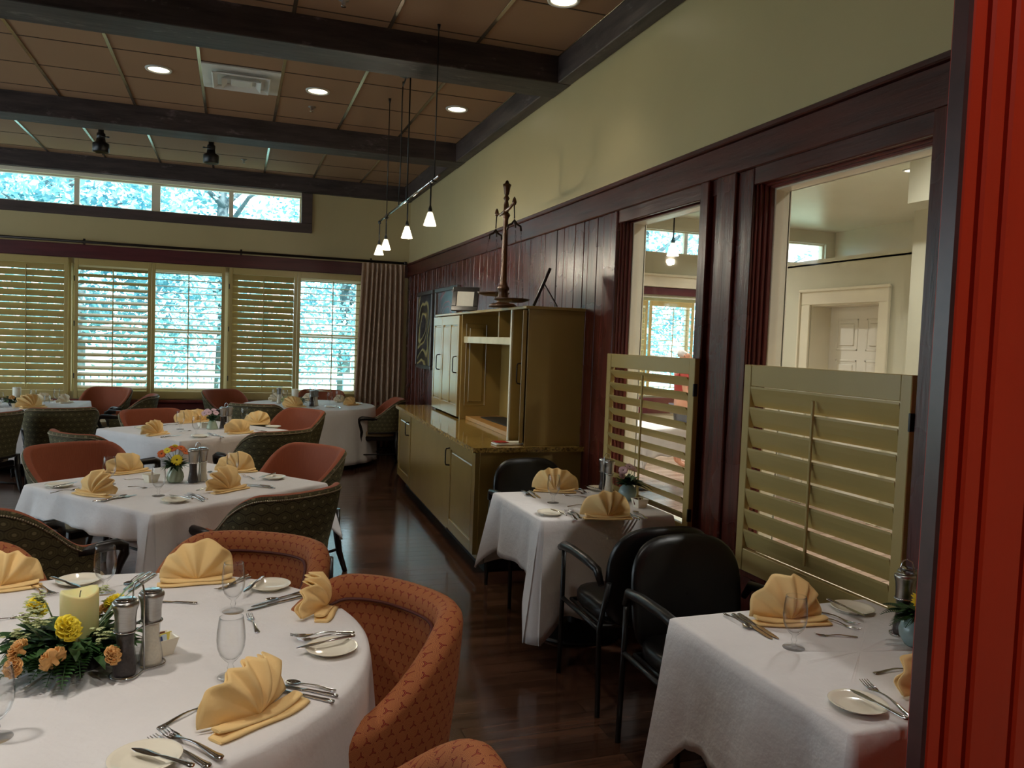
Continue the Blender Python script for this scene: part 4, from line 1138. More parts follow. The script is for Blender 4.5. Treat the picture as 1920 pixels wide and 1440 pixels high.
def table(label, loc, rz, shape, h, ped='cross', group=None):
    t = thing('dining_table', label, 'table', loc, rz, group)
    if shape == 'sq': MB().box(-h+.004, h-.004, -h+.004, h-.004, TZ-.032, TZ, .006).build('tabletop', M['blackwood'], t)
    else: MB().lathe([(0, TZ-.032), (h-.008, TZ-.032), (h-.004, TZ-.026), (h-.004, TZ-.006), (h-.008, TZ), (0, TZ)], 64).build('tabletop', M['blackwood'], t)
    if ped == 'disc':
        MB().lathe([(.04, .03), (.04, TZ-.03)], 20).build('column', M['blackmetal'], t)
        MB().lathe([(0, .0), (.27, .0), (.275, .012), (.25, .022), (.06, .04), (.04, .05), (0, .05)], 40).build('base', M['blackmetal'], t)
    else:
        MB().box(-.075, .075, -.075, .075, .06, TZ-.03, .008).build('column', M['blackwood'], t)
        MB().box(-.34, .34, -.05, .05, .0, .06, .01).box(-.05, .05, -.34, .34, .0, .06, .01).build('base', M['blackwood'], t)
    return t
RC = (-.41, 2.48, 0); A4 = math.atan2(.631, .776)
table('round table under white cloth in the foreground', RC, 0, 'round', .80)
cloth_round('white cloth over the foreground round table', RC, .81, .62, 3)
C4 = (-.288, 5.175, 0)
table('square black pedestal table under the orange flowers', C4, A4, 'sq', .60)
cloth_sq('white cloth with short hems on the table with the orange flowers', C4, A4, .605, (.17, .17, .17, .15), (.34, .30, .34, .46), 5, cflare=.07, fold=.022, cw=.13)
C3 = (-.327, 8.016, 0)
table('square table under the long cloth with pink flowers', C3, A4, 'sq', .60)
cloth_sq('long white cloth on the table with pink flowers', C3, A4, .605, (.52, .5, .5, .52), (.62, .6, .6, .62), 6, cflare=.05, cw=.12)
CF = (.95, 10.85, 0)
table('round table under long white cloth by the curtain', CF, 0, 'round', .84)
cloth_round('long white cloth over the far round table by the curtain', CF, .85, .68, 8, folds=17, amp=.022)
CLT = (-2.3, 10.55, 0)
table('table under long white cloth by the left shutters', CLT, 0, 'sq', .60)
cloth_sq('long white cloth on the far left table by the shutters', CLT, 0, .605, (.60,)*4, (.68,)*4, 9, cflare=.04, cw=.1)
CR1 = (1.92, 4.25, 0)
table('small square table on a round black foot beside the sideboard', CR1, 0, 'sq', .39, 'disc')
cloth_sq('white cloth with hanging corner on the small table beside the sideboard', CR1, R(1), .395, (.52, .30, .40, .30), (.45, .40, .46, .62), 11, cflare=.06, cw=.16, fold=.016)
CR2 = (1.865, 1.955, 0)
table('small square table on a round black foot by the red boards', CR2, 0, 'sq', .42, 'disc')
cloth_sq('white cloth with a long left corner on the small table by the red boards', CR2, R(1), .425, (.5, .35, .33, .36), (.45, .45, .64, .6), 12, cflare=.05, cw=.15, fold=.02)
table('table of the next room glimpsed between the slats', (4.5, 8.5, 0), .4, 'sq', .5, 'disc')
cloth_sq('white cloth of the table in the next room', (4.5, 8.5, 0), .4, .505, (.3,)*4, (.4,)*4, 13)

# table settings: kind, x, y, z, heading, length or scale, label
ITEMS = [
 ('goblet', 0.004, 2.228, 0.752, 0, 1.0, 'empty stemmed glass behind the big front napkin on the foreground round table'),
 ('goblet', 0.009, 2.761, 0.752, 0, 1.0, 'empty stemmed glass before the upright napkin by the far plate on the foreground round table'),
 ('goblet', -0.414, 3.056, 0.752, 0, 1.0, 'empty stemmed glass behind the pepper and salt mills on the foreground round table'),
 ('goblet', -0.49, 2.016, 0.752, 0, 1.0, 'empty stemmed glass cut by the left edge of the picture on the foreground round table'),
 ('napkin', -0.118, 3.122, 0.752, 0.04, 1.05, 'fan napkin in front of the far right woven chair on the foreground round table'),
 ('napkin', 0.296, 2.714, 0.752, 1.32, 1.0, 'fan napkin seen end-on at the right rim of the foreground round table'),
 ('napkin', 0.064, 1.969, 0.752, 0.7, 1.05, 'big peach fan napkin at the front of the foreground round table'),
 ('napkin', -0.76, 3.175, 0.752, 0.18, 1.0, 'fan napkin at the left edge of the picture on the foreground round table'),
 ('plate', 0.134, 2.991, 0.752, 0, 1.0, 'small white plate behind the upright glasses on the foreground round table'),
 ('plate', 0.284, 2.342, 0.752, 0, 1.0, 'small white plate nearest the right woven chair on the foreground round table'),
 ('plate', -0.166, 1.818, 0.752, 0, 1.0, 'small white plate at the bottom edge under a butter knife on the foreground round table'),
 ('plate', -0.517, 3.192, 0.752, 0, 1.0, 'small white plate behind the candle on the foreground round table'),
 ('butter_knife', 0.079, 2.974, 0.772, -3.54, 0.217, 'knife resting on the far plate of the foreground round table'),
 ('spoon', 0.028, 3.091, 0.756, -3.59, 0.129, 'spoon seen through the far glass on the foreground round table'),
 ('fork', 0.011, 3.063, 0.752, -3.81, 0.194, 'fork lying left of the far plate on the foreground round table'),
 ('knife', 0.151, 2.808, 0.752, -4.22, 0.219, 'dinner knife, front one of the pair beside the upright napkin on the foreground round table'),
 ('knife', 0.156, 2.851, 0.752, -4.13, 0.215, 'dinner knife, rear one of the pair beside the upright napkin on the foreground round table'),
 ('spoon', 0.186, 2.843, 0.76, -4.47, 0.128, 'spoon crossing the pair of knives by the upright napkin on the foreground round table'),
 ('dessert_fork', 0.07, 2.626, 0.752, 0.13, 0.24, 'short fork standing apart right of the glasses on the foreground round table'),
 ('butter_knife', -0.179, 2.893, 0.752, 1.19, 0.137, 'thin steel handle between the mills and the far glass on the foreground round table'),
 ('fork', 0.267, 2.445, 0.764, 1.51, 0.194, 'fork leaning on the right plate of the foreground round table'),
 ('butter_knife', 0.268, 2.36, 0.772, -4.4, 0.197, 'knife resting on the right plate of the foreground round table'),
 ('fork', 0.274, 2.437, 0.758, -4.58, 0.169, 'second fork under the knife on the right plate of the foreground round table'),
 ('dessert_fork', -0.091, 2.028, 0.752, -0.79, 0.208, 'fork running under the left corner of the big napkin on the foreground round table'),
 ('fork', -0.079, 1.864, 0.758, 0.68, 0.231, 'upper fork of the pair at the bottom edge of the foreground round table'),
 ('fork', -0.1, 1.845, 0.752, 0.68, 0.205, 'lower fork of the pair at the bottom edge of the foreground round table'),
 ('butter_knife', -0.132, 1.792, 0.772, 0.85, 0.172, 'butter knife across the bottom plate of the foreground round table'),
 ('spoon', 0.204, 2.114, 0.752, 0.91, 0.139, 'spoon, top handle right of the big napkin on the foreground round table'),
 ('knife', 0.186, 2.095, 0.752, 0.91, 0.165, 'knife, middle handle right of the big napkin on the foreground round table'),
 ('knife', 0.175, 2.067, 0.752, 0.88, 0.161, 'knife, bottom handle right of the big napkin on the foreground round table'),
 ('fork', -0.634, 3.122, 0.752, -2.58, 0.191, 'fork handle left of the candle on the foreground round table'),
 ('fork', -0.613, 3.132, 0.752, -2.59, 0.183, 'second fork handle left of the candle on the foreground round table'),
 ('butter_knife', -0.549, 3.133, 0.772, -2.44, 0.183, 'knife on the plate behind the candle on the foreground round table'),
 ('knife', -0.303, 3.143, 0.752, -3.47, 0.219, 'knife, right one behind the mills on the foreground round table'),
 ('knife', -0.322, 3.17, 0.752, -3.47, 0.214, 'knife, middle one behind the mills on the foreground round table'),
 ('spoon', -0.336, 3.2, 0.752, -3.44, 0.145, 'spoon, left of the knives behind the mills on the foreground round table'),
 ('dessert_fork', -0.674, 2.833, 0.752, -1.13, 0.092, 'fork at the left edge beside the flowers on the foreground round table'),
 ('sugar_bowl', -0.187, 2.441, 0.752, 0.5, 1.0, 'square white packet bowl behind the mills on the foreground round table'),
# ------
 ('plate', -0.941, 5.155, 0.752, 0, 1.0, 'white side plate at the left corner of the table with the orange flowers'),
 ('plate', -0.289, 4.626, 0.752, 0, 1.0, 'white side plate at the front edge of the table with the orange flowers'),
 ('plate', 0.248, 5.272, 0.752, 0, 1.0, 'white side plate at the right corner of the table with the orange flowers'),
 ('butter_knife', -0.897, 5.1, 0.772, -0.52, 0.198, 'knife on the left plate of the table with the orange flowers'),
 ('butter_knife', -0.264, 4.639, 0.772, 0.74, 0.186, 'knife on the front plate of the table with the orange flowers'),
 ('butter_knife', 0.206, 5.262, 0.772, -3.78, 0.182, 'knife on the right plate of the table with the orange flowers'),
 ('napkin', -0.721, 4.876, 0.752, -0.63, 1.0, 'fan napkin at the left front side of the table with the orange flowers'),
 ('napkin', -0.627, 5.6, 0.752, 0.73, 1.0, 'fan napkin behind the left glass of the table with the orange flowers'),
 ('napkin', -0.022, 4.906, 0.752, 0.76, 1.0, 'fan napkin at the right front side of the table with the orange flowers'),
 ('napkin', 0.027, 5.554, 0.752, 0.28, 1.0, 'fan napkin standing behind the front right one on the table with the orange flowers'),
 ('goblet', -0.688, 5.206, 0.752, 0, 1.0, 'empty stemmed glass nearest the rust chair of the table with the orange flowers'),
 ('goblet', -0.388, 4.804, 0.752, 0, 1.0, 'empty stemmed glass in front of the packet bowl on the table with the orange flowers'),
 ('goblet', 0.0, 5.342, 0.752, 0, 1.0, 'empty stemmed glass among the right napkins of the table with the orange flowers'),
 ('sugar_bowl', -0.466, 5.249, 0.752, 0.6, 1.0, 'square white packet bowl left of the flowers on the table with the orange flowers'),
 ('fork', -0.882, 5.008, 0.752, -0.85, 0.103, 'fork behind the left napkin of the table with the orange flowers'),
 ('knife', -0.613, 4.734, 0.752, -1.0, 0.175, 'knife under the left napkin of the table with the orange flowers'),
 ('knife', -0.579, 4.761, 0.752, -0.71, 0.275, 'second knife pointing from the left napkin of the table with the orange flowers'),
 ('spoon', -0.599, 4.739, 0.758, -0.61, 0.178, 'spoon upon the knives by the left napkin of the table with the orange flowers'),
 ('dessert_fork', -0.564, 5.335, 0.752, 1.45, 0.115, 'fork beside the rear napkin of the table with the orange flowers'),
 ('dessert_spoon', -0.521, 5.072, 0.752, -2.13, 0.122, 'spoon lying alone in the middle of the table with the orange flowers'),
 ('fork', -0.182, 4.745, 0.752, 0.5, 0.265, 'fork right of the front plate of the table with the orange flowers'),
 ('fork', -0.196, 4.694, 0.752, 0.5, 0.24, 'second fork right of the front plate of the table with the orange flowers'),
 ('dessert_fork', -0.149, 4.979, 0.752, -0.75, 0.123, 'fork going under the right front napkin of the table with the orange flowers'),
 ('dessert_spoon', -0.165, 5.524, 0.752, -0.45, 0.174, 'spoon behind the mills on the table with the orange flowers'),
 ('knife', 0.164, 4.987, 0.752, 0.88, 0.195, 'knife, lower one right of the front napkin on the table with the orange flowers'),
 ('knife', 0.152, 5.05, 0.752, 0.9, 0.173, 'knife, upper one right of the front napkin on the table with the orange flowers'),
 ('fork', 0.098, 5.33, 0.752, 0.41, 0.182, 'fork behind the right front napkin of the table with the orange flowers'),
# ------
 ('plate', -0.273, 7.422, 0.752, 0, 1.0, 'white side plate at the front of the table with pink flowers'),
 ('plate', 0.368, 8.156, 0.752, 0, 1.0, 'white side plate at the right end of the table with pink flowers'),
 ('plate', -0.791, 8.075, 0.752, 0, 1.0, 'white side plate at the left end of the table with pink flowers'),
 ('napkin', -0.637, 7.605, 0.752, 0.83, 1.0, 'narrow fan napkin at the left side of the table with pink flowers'),
 ('napkin', -0.422, 8.585, 0.752, 0.65, 1.0, 'fan napkin behind the glass, left of the flowers on the table with pink flowers'),
 ('napkin', -0.323, 8.713, 0.752, 0.39, 1.0, 'fan napkin nearest the flowers on the table with pink flowers'),
 ('napkin', 0.059, 7.686, 0.752, 0.59, 1.0, 'fan napkin right of the mills on the table with pink flowers'),
 ('napkin', 0.225, 8.442, 0.752, 0.01, 1.0, 'fan napkin at the far right of the table with pink flowers'),
 ('goblet', -0.469, 8.029, 0.752, 0, 1.0, 'empty stemmed glass in front of the rear napkins of the table with pink flowers'),
 ('goblet', -0.312, 7.614, 0.752, 0, 1.0, 'empty stemmed glass behind the front plate of the table with pink flowers'),
 ('goblet', 0.103, 8.491, 0.752, 0, 1.0, 'empty stemmed glass at the right side of the table with pink flowers'),
 ('sugar_bowl', -0.278, 8.16, 0.752, 0.6, 1.0, 'square white packet bowl left of the vase on the table with pink flowers'),
 ('knife', -0.507, 7.488, 0.752, -0.74, 0.247, 'knife beside the left napkin of the table with pink flowers'),
 ('dessert_spoon', -0.419, 7.859, 0.752, -0.88, 0.129, 'spoon in the middle of the table with pink flowers'),
 ('fork', -0.136, 7.474, 0.752, 0.55, 0.228, 'fork right of the front plate of the table with pink flowers'),
 ('fork', -0.169, 7.591, 0.752, 0.44, 0.22, 'second fork behind the front plate of the table with pink flowers'),
 ('knife', 0.244, 7.89, 0.752, 0.53, 0.201, 'knife beside the right napkin of the table with pink flowers'),
 ('spoon', -0.575, 8.367, 0.752, -1.09, 0.104, 'spoon at the rear left of the table with pink flowers'),
# ------
 ('napkin', 0.565, 11.386, 0.752, 0.55, 0.9, 'pale fan napkin at the left of the far round table by the curtain'),
 ('napkin', 0.727, 10.457, 0.752, 0.38, 1.1, 'fan napkin at the front of the far round table by the curtain'),
 ('napkin', 1.498, 10.806, 0.752, 0.76, 0.9, 'fan napkin at the right front of the far round table by the curtain'),
 ('napkin', 1.418, 11.315, 0.752, 0.62, 0.8, 'pale fan napkin at the far right of the far round table by the curtain'),
 ('napkin', 1.011, 11.507, 0.752, 0.13, 0.8, 'small pale napkin behind the candle of the far round table by the curtain'),
 ('goblet', 0.526, 11.356, 0.752, 0, 1.0, 'empty stemmed glass, leftmost on the far round table by the curtain'),
 ('goblet', 0.652, 11.222, 0.752, 0, 1.0, 'empty stemmed glass left of the candle on the far round table by the curtain'),
 ('goblet', 0.942, 10.513, 0.752, 0, 1.0, 'empty stemmed glass in front of the candle on the far round table by the curtain'),
 ('goblet', 1.217, 10.943, 0.752, 0, 1.0, 'empty stemmed glass right of the candle on the far round table by the curtain'),
 ('goblet', 1.363, 11.217, 0.752, 0, 1.0, 'empty stemmed glass, rightmost on the far round table by the curtain'),
 ('plate', 1.171, 10.457, 0.752, 0, 1.0, 'white side plate at the front of the far round table by the curtain'),
 ('plate', 1.598, 10.976, 0.752, 0, 1.0, 'white side plate at the right rim of the far round table by the curtain'),
 ('plate', 0.61, 11.217, 0.752, 0, 1.0, 'white side plate at the left of the far round table by the curtain'),
 ('knife', 0.948, 10.325, 0.752, 0.6, 0.257, 'knife in front of the glass on the far round table by the curtain'),
 ('fork', 1.282, 10.431, 0.752, 0.02, 0.382, 'fork right of the front plate on the far round table by the curtain'),
# ------
 ('napkin', -2.17, 10.991, 0.752, 0.8, 0.8, 'pale fan napkin behind the glasses on the far left table by the shutters'),
 ('napkin', -1.908, 10.79, 0.752, 0.99, 0.8, 'pale fan napkin at the right corner of the far left table by the shutters'),
 ('napkin', -2.119, 10.127, 0.752, 0.83, 1.15, 'wide fan napkin at the front of the far left table by the shutters'),
 ('goblet', -2.221, 10.653, 0.752, 0, 1.0, 'tall stemmed glass behind the wide napkin on the far left table by the shutters'),
 ('tumbler', -2.095, 10.741, 0.752, 0, 1.0, 'short straight tumbler on the far left table by the shutters'),
 ('goblet', -2.029, 10.922, 0.752, 0, 1.0, 'stemmed glass beside the pale napkin on the far left table by the shutters'),
 ('goblet', -2.435, 10.145, 0.752, 0, 1.0, 'stemmed glass at the left picture edge on the far left table by the shutters'),
 ('plate', -1.895, 10.768, 0.752, 0, 1.0, 'white side plate at the right corner of the far left table by the shutters'),
 ('sugar_bowl', -2.278, 10.091, 0.752, 0.3, 1.0, 'square white packet bowl on the far left table by the shutters'),
# ------
 ('napkin', 1.911, 4.603, 0.752, -0.42, 1.05, 'fan napkin nearest the sideboard on the small table beside the sideboard'),
 ('napkin', 1.905, 3.844, 0.752, -0.17, 1.05, 'fan napkin at the front edge of the small table beside the sideboard'),
 ('goblet', 1.767, 4.277, 0.752, 0, 1.0, 'empty stemmed glass on the small table beside the sideboard'),
 ('plate', 1.635, 3.982, 0.752, 0, 1.0, 'white side plate at the front left corner of the small table beside the sideboard'),
 ('plate', 2.216, 4.613, 0.752, 0, 1.0, 'white side plate at the back of the small table beside the sideboard'),
 ('knife', 1.747, 4.528, 0.752, -3.21, 0.337, 'knife, right one of the leftmost pair on the small table beside the sideboard'),
 ('knife', 1.714, 4.531, 0.752, -3.17, 0.303, 'knife, left one of the leftmost pair on the small table beside the sideboard'),
 ('spoon', 1.698, 4.561, 0.756, -3.22, 0.171, 'spoon beside the pair of knives on the small table beside the sideboard'),
 ('dessert_fork', 1.975, 4.429, 0.752, 0.9, 0.167, 'fork between the two napkins, farther one on the small table beside the sideboard'),
 ('dessert_spoon', 1.885, 4.168, 0.752, -1.39, 0.178, 'spoon between the two napkins, nearer one on the small table beside the sideboard'),
 ('butter_knife', 1.658, 3.935, 0.772, 0.11, 0.179, 'knife on the front plate of the small table beside the sideboard'),
 ('fork', 1.772, 3.965, 0.752, -0.14, 0.319, 'fork, right one beside the front plate of the small table beside the sideboard'),
 ('fork', 1.736, 3.937, 0.752, -0.15, 0.301, 'fork, left one beside the front plate of the small table beside the sideboard'),
 ('spoon', 2.115, 3.865, 0.756, -0.12, 0.226, 'spoon at the right of the front napkin of the small table beside the sideboard'),
 ('knife', 2.082, 3.875, 0.752, 0.0, 0.203, 'knife, right one beside the front napkin of the small table beside the sideboard'),
 ('knife', 2.056, 3.866, 0.752, 0.01, 0.174, 'knife, left one beside the front napkin of the small table beside the sideboard'),
 ('butter_knife', 2.159, 4.571, 0.772, 0.19, 0.191, 'knife on the back plate of the small table beside the sideboard'),
 ('fork', 2.096, 4.596, 0.752, -3.17, 0.215, 'fork before the back plate of the small table beside the sideboard'),
 ('fork', 2.056, 4.548, 0.752, -3.13, 0.176, 'second fork beside the rear napkin of the small table beside the sideboard'),
 ('sugar_bowl', 2.228, 4.083, 0.752, 0.15, 1.0, 'square white packet bowl before the blue vase, small table beside the sideboard'),
# ------
 ('napkin', 1.816, 2.234, 0.752, -0.19, 1.08, 'peach fan napkin on the small table by the red boards'),
 ('napkin', 1.849, 1.638, 0.752, 0.25, 1.0, 'fan napkin mostly hidden behind the red boards on the small table by the red boards'),
 ('goblet', 1.675, 2.032, 0.752, 0, 1.0, 'empty stemmed glass in front of the napkin on the small table by the red boards'),
 ('plate', 1.565, 1.637, 0.752, 0, 1.0, 'white side plate at the front corner of the small table by the red boards'),
 ('plate', 2.128, 2.279, 0.752, 0, 1.0, 'white side plate at the shutter side of the small table by the red boards'),
 ('knife', 1.679, 2.22, 0.752, -3.19, 0.254, 'knife, right one of the leftmost pair on the small table by the red boards'),
 ('knife', 1.657, 2.223, 0.752, -3.19, 0.259, 'knife, left one of the leftmost pair on the small table by the red boards'),
 ('spoon', 1.634, 2.271, 0.756, -3.11, 0.129, 'spoon beside the pair of knives on the small table by the red boards'),
 ('dessert_fork', 1.881, 2.08, 0.752, 1.2, 0.141, 'short fork right of the glass on the small table by the red boards'),
 ('dessert_fork', 1.86, 1.802, 0.752, -1.55, 0.175, 'short fork reaching behind the red boards on the small table by the red boards'),
 ('butter_knife', 1.59, 1.597, 0.774, 0.06, 0.222, 'knife resting on the front plate of the small table by the red boards'),
 ('fork', 1.655, 1.635, 0.764, -0.19, 0.244, 'fork leaning over the front plate of the small table by the red boards'),
 ('butter_knife', 2.075, 2.255, 0.774, -3.15, 0.204, 'knife resting on the rear plate of the small table by the red boards'),
 ('fork', 2.012, 2.224, 0.752, -2.88, 0.091, 'fork, upper one beside the peach napkin of the small table by the red boards'),
 ('fork', 1.977, 2.18, 0.752, -2.87, 0.094, 'fork, lower one beside the peach napkin of the small table by the red boards'),
]

# ------------------------------------------------------------ table ware
def strip(rows, n=10):
    """rows of (y, half width, z centre, half thickness)"""
    G_ = [[(w*math.cos(2*PI*k/n), y, z+h*math.sin(2*PI*k/n)) for k in range(n+1)] for (y, w, z, h) in rows]
    m = MB().grid(G_)
    m.poly([g for g in G_[0][:-1]]); m.poly([g for g in G_[-1][:-1]]); return m
HAND = [(-.100, .004, .0035, .0022), (-.098, .0085, .0035, .0028), (-.090, .0105, .004, .003), (-.082, .0085, .0045, .003), (-.070, .0075, .005, .003), (-.045, .0055, .008, .0028), (-.02, .0038, .010, .0026)]
def fork():
    m = strip(HAND+[(.0, .003, .0095, .0025), (.02, .003, .007, .0024), (.032, .006, .005, .002), (.042, .0115, .0035, .0018), (.052, .0125, .003, .0016)])
    for x in (-.0105, -.0035, .0035, .0105):
        m.tube([(x, .050, .003), (x, .075, .0045), (x*.97, .098, .010)], [.0022, .0019, .0009], 6)
    return m
def spoon():
    m = strip(HAND+[(.0, .003, .0095, .0025), (.035, .003, .006, .0024), (.045, .005, .004, .0022)])
    G_ = []
    for k in range(13):
        u = k/12; y = .043+.055*u; w = .0185*math.sin(PI*min(1, max(.0, .06+u*.9)))**.6
        G_.append([(w*q, y, .0065-.0055*math.sin(PI*u)*(1-q*q)+.0) for q in (-1, -.75, -.4, 0, .4, .75, 1)])
    b = MB().grid(G_); n = len(b.v)
    b2 = MB().grid([[(p[0], p[1], p[2]-.0012) for p in r] for r in G_])
    return m.merge(b).merge(b2)
def knife():
    m = strip([(-.115, .004, .005, .003), (-.112, .008, .005, .0042), (-.10, .0088, .005, .0045), (-.06, .0075, .005, .004), (-.02, .0062, .005, .0036), (-.008, .0072, .005, .0036), (-.004, .005, .005, .002), (.0, .0075, .0045, .001), (.02, .0092, .004, .0009), (.07, .0098, .003, .0008), (.095, .0085, .0025, .0007), (.11, .005, .002, .0006), (.115, .0015, .002, .0005)])
    return m
def butter():
    return strip([(-.088, .004, .005, .0028), (-.085, .008, .005, .0036), (-.075, .008, .005, .0038), (-.04, .006, .005, .0034), (-.005, .0052, .005, .003), (.002, .0035, .005, .002), (.012, .0075, .0045, .0009), (.04, .0098, .004, .0008), (.065, .009, .0035, .0007), (.08, .0045, .003, .0006), (.085, .001, .003, .0005)])
def plate():
    return MB().lathe([(0, .006), (.045, .006), (.052, .008), (.066, .015), (.0745, .018), (.0755, .0172), (.074, .0155), (.064, .011), (.048, .002), (.046, 0), (.042, 0), (.040, .002), (0, .003)], 44)
def goblet():
    out = [(0, 0), (.033, .0), (.0345, .0015), (.033, .0035), (.015, .006), (.007, .010), (.006, .018), (.0095, .027), (.006, .034), (.007, .040), (.018, .050), (.029, .064), (.0355, .083), (.0375, .105), (.036, .130), (.0325, .158), (.031, .166)]
    inn = [(.0300, .1665), (.0315, .158), (.0348, .130), (.0363, .105), (.0342, .084), (.0275, .066), (.016, .0535), (0, .047)]
    return MB().lathe(out+inn, 32)
def tumbler():
    return MB().lathe([(0, 0), (.027, 0), (.029, .003), (.034, .09), (.033, .0905), (.0278, .008), (0, .007)], 28)
def napkin(seed):
    rr = random.Random(seed*7+1); m = MB(); nu = 72; nv = 14; nf = rr.choice((4.5, 5.0, 5.5, 6.0)); Rr = .120*rr.uniform(.95, 1.06)
    sk = rr.uniform(-.3, .3); am = rr.uniform(.016, .023); ph = rr.uniform(0, 1); fl = [rr.uniform(.6, 1.25) for _ in range(14)]
    G_ = []
    for i in range(nu+1):
        a = PI*(i/nu); row = []
        q = (a/PI+.05*math.sin(a*2+seed))*nf+ph; c_ = q % 1; k = int(q) % 14
        tri = math.cos(2*PI*c_)*.6+(2*abs(c_-.5)*2-1)*.4          # soft ridges, sharper valleys
        tri *= fl[k]*(1-abs(2*c_-1))+fl[(k+1) % 14]*abs(2*c_-1) if c_ > .5 else fl[k]
        edge = abs(math.cos(a)); sn = math.sin(a)
        for j in range(nv+1):
            v = j/nv
            rad = Rr*(1+.05*math.sin(a*2+sk*9)+.07*edge**2-.012*(1-tri)*v)
            x = math.cos(a+sk*.3*v*sn)*rad*v
            z = .012+sn**.85*rad*v*1.04
            y = am*tri*v**1.15*(.45+.75*sn)+.045*edge**4*v-.010+.050*v*v*sn+.010*math.sin(a*2.3+sk*9)*v*v-.018*math.sin(PI*v)*sn
            row.append((x, y, max(.004, z)))
        G_.append(row)
    m.grid(G_)
    m.grid([[(p[0]*.96, p[1]+.010+.005*math.sin(i*.4), max(.004, p[2]*.93)) for p in r] for i, r in enumerate(G_)])
    n1 = 24; tw = rr.uniform(-.012, .012)
    for L_, (z0, dy, w, d0) in enumerate(((.001, -.010, .126, .034), (.0075, -.003, .116, .024))):
        g = []
        for i in range(n1+1):
            u = -1+2*i/n1; x = w*u; wob = .004*math.sin(u*4+seed+L_)+tw*u
            sec = []
            for k in range(9):
                c = 2*PI*k/8
                sec.append((x, dy+wob-.008+math.cos(c)*d0*(1-.35*abs(u)**3), max(.001, z0+.0035+math.sin(c)*.0042+.010*abs(u)**4*L_)))
            g.append(sec)
        m.grid(g); m.poly(g[0][:-1]); m.poly(g[-1][:-1])
    return m
def solid(th):
    def f(o):
        m = o.modifiers.new('thickness', 'SOLIDIFY'); m.thickness = th; m.offset = 0
    return f
def sugar(): return MB().lathe([(0, .004), (.034, .004), (.036, .0), (.038, .004), (.053, .048), (.0545, .05), (.052, .05), (.049, .046), (.033, .008), (0, .008)], 4)
def mk(kind, seed=0):
    B_ = {'fork': fork, 'dessert_fork': fork, 'spoon': spoon, 'dessert_spoon': spoon, 'knife': knife, 'butter_knife': butter, 'plate': plate, 'goblet': goblet, 'tumbler': tumbler, 'sugar_bowl': sugar}
    mt = {'plate': 'china', 'goblet': 'glass', 'tumbler': 'glass', 'sugar_bowl': 'china'}.get(kind, 'steel')
    m = B_[kind]()
    if kind == 'sugar_bowl': m.xf(Matrix.Rotation(PI/4, 4, 'Z')); m.sm = [False]*len(m.sm)
    return m.build(kind, M[mt])
NOM = {'fork': (.200, .17, .215), 'dessert_fork': (.200, .14, .175), 'spoon': (.198, .15, .185), 'dessert_spoon': (.198, .13, .16), 'knife': (.23, .20, .235), 'butter_knife': (.173, .155, .185)}
CAT = {'fork': 'fork', 'dessert_fork': 'fork', 'spoon': 'spoon', 'dessert_spoon': 'spoon', 'knife': 'knife', 'butter_knife': 'knife', 'plate': 'plate', 'goblet': 'glass', 'tumbler': 'glass', 'sugar_bowl': 'bowl', 'napkin': 'napkin'}
PRO = {}; NAPN = 0; PAL = ('pale', 'far left')
for (kind, x, y, z, a, L, lb) in ITEMS:
    if kind == 'napkin':
        NAPN += 1
        t_ = napkin(NAPN); 
        o = t_.build('napkin', M['napkinw' if lb.startswith(('pale', 'small pale')) else 'napkin'], None, True, solid(.003))
        o.location = (x, y, z); o.rotation_euler[2] = a; o.scale = (L, L, L)
    else:
        if kind not in PRO: o = mk(kind); PRO[kind] = o
        else: o = PRO[kind].copy(); COL.objects.link(o)
        s = 1.0
        if kind in NOM:
            n_, lo, hi = NOM[kind]; s = max(lo, min(hi, L))/n_
        o.location = (x, y, z+.0005); o.rotation_euler[2] = a; o.scale = (s, s, s)
    tag(o, lb, CAT[kind])
def packet(x, y, z, rz, col, lb, tilt=.5):
    o = MB().box(-.026, .026, -.0015, .0015, 0, .038, .0012).build('sweetener_packet', M.setdefault('pk'+col, simple('paper_packet_'+col, hexc(col), .5, var=.05)))
    o.location = (x, y, z); o.rotation_euler = (tilt, .0, rz); tag(o, lb, 'packet')
bx, by = -.187, 2.441
packet(bx-.010, by+.018, .768, .5, '8A5A3C', 'brown paper packet in the bowl behind the mills', -.2)
packet(bx+.014, by+.012, .768, .7, 'D8C860', 'yellow paper packet in the bowl behind the mills', -.3)
packet(bx-.004, by-.002, .766, .4, 'B8C6D0', 'pale blue paper packet in the bowl behind the mills', -.35)
packet(bx-.012, by-.015, .764, .5, '2E3C6A', 'dark blue paper packet in the bowl behind the mills', -.4)
sb1 = [i for i in ITEMS if 'blue vase' in i[6]][0]
packet(sb1[1]-.012, sb1[2], .768, .1, '6A3A2E', 'brown paper packet in the bowl before the blue vase', -.3)
packet(sb1[1]+.018, sb1[2]+.006, .768, .4, 'D8CFA8', 'cream paper packet in the bowl before the blue vase', -.35)

